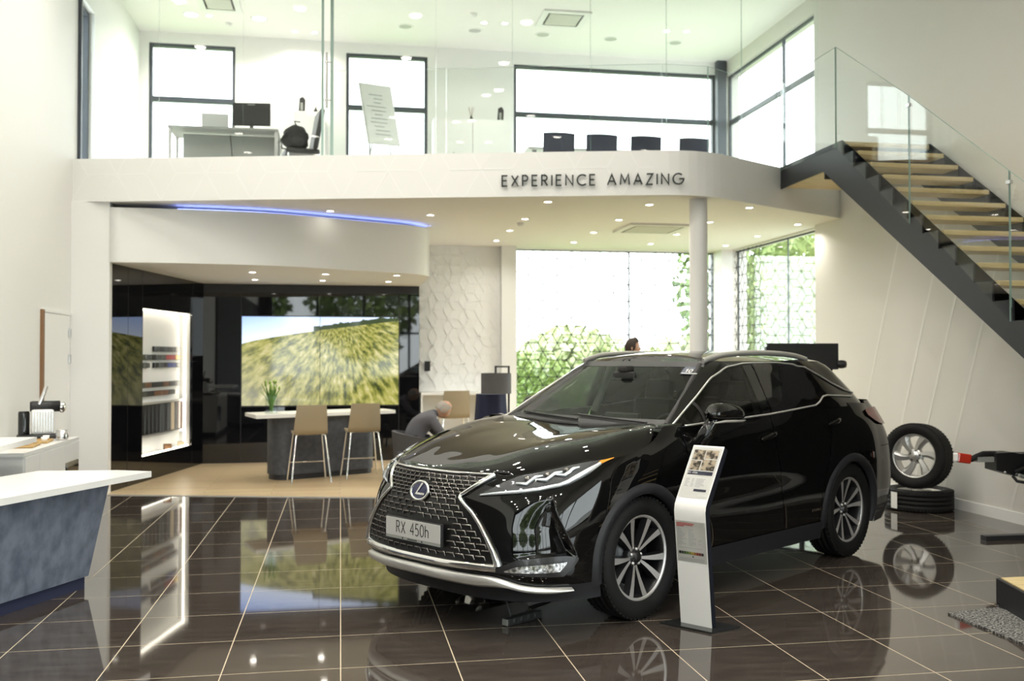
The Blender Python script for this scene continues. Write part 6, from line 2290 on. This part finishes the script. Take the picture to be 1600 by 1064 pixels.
# black screen on a pole behind the car
tvs = empty('floor_display', (5.20, 10.35, 0), math.radians(-4), 'flat black screen on a pole behind the rear of the car', 'display')
MB().box((0, 0, 1.63), (0.84, 0.05, 0.30), bev=0.008).build('screen', M['blackp'], tvs)
MB().b2(-0.44, -0.40, -0.03, 0.03, 1.58, 1.74).build('side_cap', M['blackp'], tvs)
MB().lathe([(0.0005, 0.10), (0.04, 0.10), (0.048, 0.07), (0.048, 0.03), (0.03, 0.0)], 16, (0.40, -0.02, 1.54), axis='X').build('knob', M['blackp'], tvs)
MB().cyl((0, 0.05, 0), 0.03, 0.02, 1.55, 16).build('pole', M['blackm'], tvs)
MB().cyl((0, 0.05, 0), 0.22, 0.0, 0.02, 28).build('base', M['blackm'], tvs)

# power strip and cable under the bumper
psx = empty('power_strip', (1.10, 5.86, 0), math.atan2(5.935 - 5.784, 1.218 - 0.995), 'black power strip with a cable on the floor under the front bumper', 'power strip')
MB().box((0, 0, 0.024), (0.29, 0.055, 0.046), bev=0.006).build('body', M['blackp'], psx)
MB().b2(-0.149, -0.144, -0.022, 0.022, 0.006, 0.042).build('end_cap', M['grey'], psx)
for k in range(4):
    MB().lathe([(0.0005, -0.0285), (0.016, -0.0285), (0.018, -0.026)], 14, (-0.09 + 0.06 * k, 0, 0.025), axis='Y').build('socket', M['ink'], psx)
MB().tube([(-0.10, 0.0, 0.05), (-0.10, 0.03, 0.12), (-0.12, 0.10, 0.28)], 0.005, 6).build('cable', M['blackp'], psx)
MB().tube([(0.145, 0, 0.02), (0.20, 0.05, 0.01), (0.16, 0.12, 0.008), (0.25, 0.2, 0.006), (0.45, 0.22, 0.006), (0.7, 0.3, 0.006)], 0.006, 6).build('cable', M['blackp'], psx)

# ================================================================== UPPER FLOOR: OFFICE
od = empty('office_desk', (-1.48, 13.80, ZS1 + 0.003), 0, 'grey office desk with modesty panel behind the upper glass wall', 'desk')
MB().b2(-0.80, 0.64, -0.32, 0.36, 0.72, 0.745).build('desk_top', M['grey'], od)
MB().b2(-0.64, 0.60, -0.02, 0.0, 0.30, 0.70).build('modesty_panel', M['grey'], od)
for (x, y) in ((-0.77, -0.28), (0.61, -0.28), (-0.77, 0.32), (0.61, 0.32)):
    MB().b2(x - 0.02, x + 0.02, y - 0.02, y + 0.02, 0, 0.72).build('leg', M['steel'], od)
MB().tube([(-0.02, -0.03, 0.70), (0.0, -0.04, 0.5), (0.02, -0.04, 0.2), (0.0, -0.04, 0.0)], 0.005, 6).build('cable', M['ink'], od)
mon = empty('computer_monitor', (-1.23, 13.92, ZS1 + 0.7495), math.radians(-6), 'black computer monitor on the upstairs office desk, seen from behind', 'monitor')
MB().box((0, 0, 0.29), (0.52, 0.04, 0.32), bev=0.01).build('screen', M['blackp'], mon)
MB().box((0, 0.01, 0.10), (0.05, 0.03, 0.16), bev=0.006).build('neck', M['blackp'], mon)
MB().box((0, 0.02, 0.008), (0.24, 0.18, 0.015), bev=0.004).build('foot', M['blackp'], mon)
MB().b2(-0.05, 0.05, -0.0215, -0.0205, 0.415, 0.43).build('maker_mark', M['grey'], mon)
lap = empty('laptop', (-1.72, 13.95, ZS1 + 0.7495), 0.05, 'open silver laptop beside the monitor, lid towards the glass', 'laptop')
MB().box((0, 0.12, 0.008), (0.36, 0.25, 0.016), bev=0.004).build('keyboard_base', M['satin'], lap)
MB().box((0, -0.03, 0.145), (0.36, 0.010, 0.27), rx=math.radians(12), bev=0.004).build('lid', M['white_matt'], lap)
oc = empty('office_chair', (-0.55, 13.72, ZS1 + 0.003), math.radians(12), 'black office chair at the right end of the upstairs desk', 'chair')
MB().box((0, 0, 0.47), (0.46, 0.46, 0.08), bev=0.03).build('seat', M['blackp'], oc)
MB().box((0.22, 0.0, 0.80), (0.07, 0.42, 0.58), ry=math.radians(10), bev=0.03).build('backrest', M['blackp'], oc)
for (x, y) in ((0.2, 0.2), (-0.2, 0.2), (0.2, -0.2), (-0.2, -0.2)):
    MB().tube([(x, y, 0.45), (x * 1.1, y * 1.1, 0)], 0.014, 8).build('leg', M['chrome'], oc)
bp = empty('backpack', (-0.62, 13.66, ZS1 + 0.515), 0.4, 'crumpled black backpack lying on the office chair', 'backpack')
mb = MB().ball((0, 0, 0.16), 0.2, 16, 12, sc=(0.9, 0.65, 0.85))
rnd = random.Random(2)
mb.v = [(p[0] + 0.02 * math.sin(p[2] * 37 + p[1] * 20), p[1] + 0.015 * math.sin(p[0] * 31), p[2] + 0.02 * math.sin(p[0] * 23 + 1)) for p in mb.v]
mb.build('bag', M['ink'], bp)
MB().ball((-0.02, -0.12, 0.10), 0.1, 12, 8, sc=(1.1, 0.5, 0.9)).build('front_pocket', M['ink'], bp)
MB().ball((0.06, 0.02, 0.27), 0.10, 10, 7, sc=(1.0, 0.6, 0.7)).build('top_flap', M['ink'], bp)
MB().tube([(-0.02, -0.10, 0.30), (-0.06, -0.12, 0.36), (0.02, -0.12, 0.36)], 0.010, 6).build('grab_loop', M['ink'], bp)
MB().tube([(-0.15, -0.05, 0.20), (-0.23, -0.08, 0.10), (-0.22, -0.08, -0.02), (-0.12, -0.1, -0.03)], 0.012, 6).build('strap', M['ink'], bp)


def cupboard(x0, x1, y0, y1, z0, zt, nd, label):
    o = empty('cupboard', ((x0 + x1) / 2, (y0 + y1) / 2, z0 + 0.003), 0, label, 'cupboard')
    w, d, h_ = x1 - x0, y1 - y0, zt - z0
    MB().b2(-w / 2, w / 2, -d / 2 + 0.02, d / 2, 0, h_).build('body', M['white_matt'], o)
    for k in range(nd):
        MB().b2(-w / 2 + w * k / nd + 0.004, -w / 2 + w * (k + 1) / nd - 0.004, -d / 2, -d / 2 + 0.018, 0.05, h_ - 0.02).build('door', M['white'], o)
        MB().b2(-w / 2 + w * (k + 0.5) / nd - 0.006, -w / 2 + w * (k + 0.5) / nd + 0.006, -d / 2 - 0.015, -d / 2, h_ * 0.55, h_ * 0.55 + 0.12).build('door_handle', M['steel'], o)
    return o


cupboard(-1.15, -0.25, 15.55, 15.98, ZS1, 5.50, 2, 'white cupboard behind the office desk on the upper floor')
cupboard(1.47, 2.72, 15.50, 15.98, ZS1, 5.48, 2, 'white two-door cupboard between the upper windows')
for (x, lb) in ((-0.62, 'small black award plaque on the office cupboard'), (2.58, 'small black award plaque on the cupboard between the windows')):
    a_w = empty('award', (x, 15.72, 5.50 if x < 0 else 5.48), 0.2, lb, 'award')
    mb = MB()
    pts = [(-0.05, 0), (0.05, 0), (0.06, 0.22), (0.02, 0.27), (-0.03, 0.24)]
    mb.add([(p[0], -0.012, p[1]) for p in pts] + [(p[0], 0.012, p[1]) for p in pts], [list(range(5))[::-1], [5 + i for i in range(5)]] + [(i, (i + 1) % 5, 5 + (i + 1) % 5, 5 + i) for i in range(5)])
    mb.build('plaque', M['ink'], a_w)
    MB().b2(-0.02, 0.02, -0.0135, -0.012, 0.05, 0.17).build('label_plate', M['grey'], a_w)
for (x, z, lb) in ((-0.40, 5.50, 'reed diffuser bottle on the office cupboard'), (2.10, 5.48, 'reed diffuser bottle on the cupboard between the windows')):
    d_ = empty('reed_diffuser', (x, 15.72, z), 0, lb, 'diffuser')
    MB().lathe([(0.0005, 0), (0.03, 0), (0.032, 0.06), (0.014, 0.08), (0.014, 0.10)], 14).build('bottle', M['privacy'], d_)
    for k in range(5):
        a = 2 * PI * k / 5
        MB().tube([(0, 0, 0.05), (0.05 * math.cos(a), 0.05 * math.sin(a), 0.24)], 0.0025, 5).build('reed', M['wood_dark'], d_)
fl = empty('flip_chart', (0.55, 14.2, ZS1 + 0.003), math.radians(32), 'white flip chart with handwritten sheet upstairs by the window', 'flip chart')
MB().box((0, 0.0, 1.18), (0.56, 0.02, 0.92), ry=math.radians(-4), rx=math.radians(-10), bev=0.004).build('board', M['white_matt'], fl)
sh_ = MB().box((0, -0.016, 1.17), (0.52, 0.004, 0.88), ry=math.radians(-4), rx=math.radians(-10)).build('paper_sheet', M['white'], fl)
ln = MB()
rnd = random.Random(9)
for k in range(11):
    w_ = rnd.uniform(0.12, 0.36)
    ln.box((-0.02 + rnd.uniform(-.03, .03), -0.0195, 1.47 - 0.06 * k), (w_, 0.001, 0.012))
mrot = Matrix.Translation((0, 0, 1.18)) @ Matrix.Rotation(math.radians(-4), 4, 'Y') @ Matrix.Rotation(math.radians(-10), 4, 'X') @ Matrix.Translation((0, 0, -1.18))
ln.xf(mrot).build('handwriting', M['greyink'], fl)
for (x, y) in ((-0.25, -0.1), (0.25, -0.1), (0, 0.45)):
    MB().tube([(x * 0.5, 0.05, 1.2), (x, y, 0)], 0.012, 8).build('leg', M['grey'], fl)
mt_ = empty('meeting_table', (4.2, 14.35, ZS1 + 0.003), 0, 'light meeting table behind the upper balustrade', 'table')
MB().b2(-1.5, 1.5, -0.45, 0.45, 0.70, 0.735).build('table_top', M['white'], mt_)
for (x, y) in ((-1.4, -0.38), (1.4, -0.38), (-1.4, 0.38), (1.4, 0.38)):
    MB().b2(x - 0.03, x + 0.03, y - 0.03, y + 0.03, 0, 0.70).build('leg', M['steel'], mt_)
mc = empty('meeting_chair', (0, 0, ZS1), 0, 'x', 'chair', 'dark chairs at the meeting table')
MB().box((0, 0, 0.45), (0.46, 0.44, 0.07), bev=0.025).build('seat', M['navy'], mc)
bb = []
for zz in np.linspace(0, 1, 5):
    bb.append([(0.225 * s_, -0.22 - 0.03 * zz + 0.05 * s_ * s_, 0.46 + 0.37 * zz) for s_ in np.linspace(-1, 1, 9)])
bb = np.array(bb)
b3 = bb + np.array([0, 0.03, 0])
MB().grid(bb).grid(b3, flip=True).grid(np.array([bb[-1], b3[-1]])).build('backrest', M['navy'], mc)
for (x, y) in ((0.19, 0.18), (-0.19, 0.18), (0.19, -0.18), (-0.19, -0.18)):
    MB().tube([(x, y, 0.43), (x * 1.1, y * 1.15, 0)], 0.012, 8).build('leg', M['chrome'], mc)
lbs = ['leftmost dark blue meeting chair behind the upper balustrade', 'second dark blue meeting chair from the left upstairs', 'third dark blue meeting chair from the left upstairs', 'rightmost dark blue meeting chair near the upper corner post']
for k, x in enumerate((3.05, 3.68, 4.34, 5.07)):
    c = mc if k == 0 else copy_tree(mc)
    c.location = (x, 13.60, ZS1 + 0.003)
    c['label'] = lbs[k]

# ================================================================== GARDEN AND STREET TREES
M['bark'] = mat('bark', (0.10, 0.075, 0.05), 0.9)
LEAF = [noise_col(mat('leaves_a', (0.1, 0.2, 0.03), 0.6), (0.10, 0.18, 0.03), (0.22, 0.31, 0.07), 2.0), noise_col(mat('leaves_b', (0.1, 0.2, 0.03), 0.6), (0.17, 0.25, 0.06), (0.32, 0.39, 0.13), 2.0)]


def tree(name, loc, h_, r, nleaf, size, label, cat, group, k=0, seed=1, trunk=True):
    rnd = random.Random(seed)
    o = empty(name, loc, 0, label, cat, group)
    lf = MB()
    for i in range(nleaf):
        while True:
            x, y, z = rnd.uniform(-1, 1), rnd.uniform(-1, 1), rnd.uniform(-1, 1)
            d = x * x + y * y + z * z
            if 0.12 < d < 1:
                break
        z0 = h_ * (0.60 if trunk else 0.5)
        c = Vector((x * r, y * r, z0 + z * h_ * (0.42 if trunk else 0.5)))
        a = Vector((rnd.uniform(-1, 1), rnd.uniform(-1, 1), rnd.uniform(-1, 1))).normalized() * size
        b2 = a.cross(Vector((rnd.uniform(-1, 1), rnd.uniform(-1, 1), rnd.uniform(-1, 1)))).normalized() * size * 0.55
        lf.add([c - a, c + b2, c + a, c - b2], [(0, 1, 2, 3)])
    lf.build('foliage', LEAF[k], o, kind='stuff')
    if trunk:
        MB().tube([(0, 0, -0.2), (0.05, 0, h_ * 0.3), (0, 0.05, h_ * 0.7)], [0.16, 0.12, 0.05], 8).build('trunk', M['bark'], o)
    else:
        MB().tube([(0, 0, -0.2), (0, 0, h_ * 0.6)], [0.06, 0.03], 6).build('stem', M['bark'], o)
    return o


tree('garden_bush', (3.75, 19.6, -0.15), 1.9, 1.25, 4200, 0.065, 'round green bush outside the lattice window, left of the column', 'bush', 'greenery outside the back window', 1, 3, False)
tree('garden_bush', (6.6, 20.9, -0.15), 1.45, 1.1, 3200, 0.065, 'low green bush outside the lattice window behind the column', 'bush', 'greenery outside the back window', 0, 4, False)
tree('garden_tree', (9.2, 17.6, -0.15), 4.8, 1.6, 3200, 0.11, 'leafy tree outside the narrow side window', 'tree', 'greenery outside the side window', 1, 5)
tree('garden_tree', (9.6, 21.5, -0.15), 5.6, 1.9, 3000, 0.12, 'taller leafy tree farther outside the side window', 'tree', 'greenery outside the side window', 0, 6)
for k, (x, y, h2, r2) in enumerate(((-5.2, -18, 7.5, 2.8), (1.2, -18.6, 8.5, 3.0), (7.2, -17.5, 7.0, 2.6), (13.5, -20, 9.0, 3.2), (-11.8, -20, 9, 3.2))):
    tree('street_tree', (x, y, -0.15), h2, r2, 1800, 0.3, 'broad green street tree outside the showroom front, behind the viewer', 'tree', 'trees outside the showroom front', k % 2, 20 + k)

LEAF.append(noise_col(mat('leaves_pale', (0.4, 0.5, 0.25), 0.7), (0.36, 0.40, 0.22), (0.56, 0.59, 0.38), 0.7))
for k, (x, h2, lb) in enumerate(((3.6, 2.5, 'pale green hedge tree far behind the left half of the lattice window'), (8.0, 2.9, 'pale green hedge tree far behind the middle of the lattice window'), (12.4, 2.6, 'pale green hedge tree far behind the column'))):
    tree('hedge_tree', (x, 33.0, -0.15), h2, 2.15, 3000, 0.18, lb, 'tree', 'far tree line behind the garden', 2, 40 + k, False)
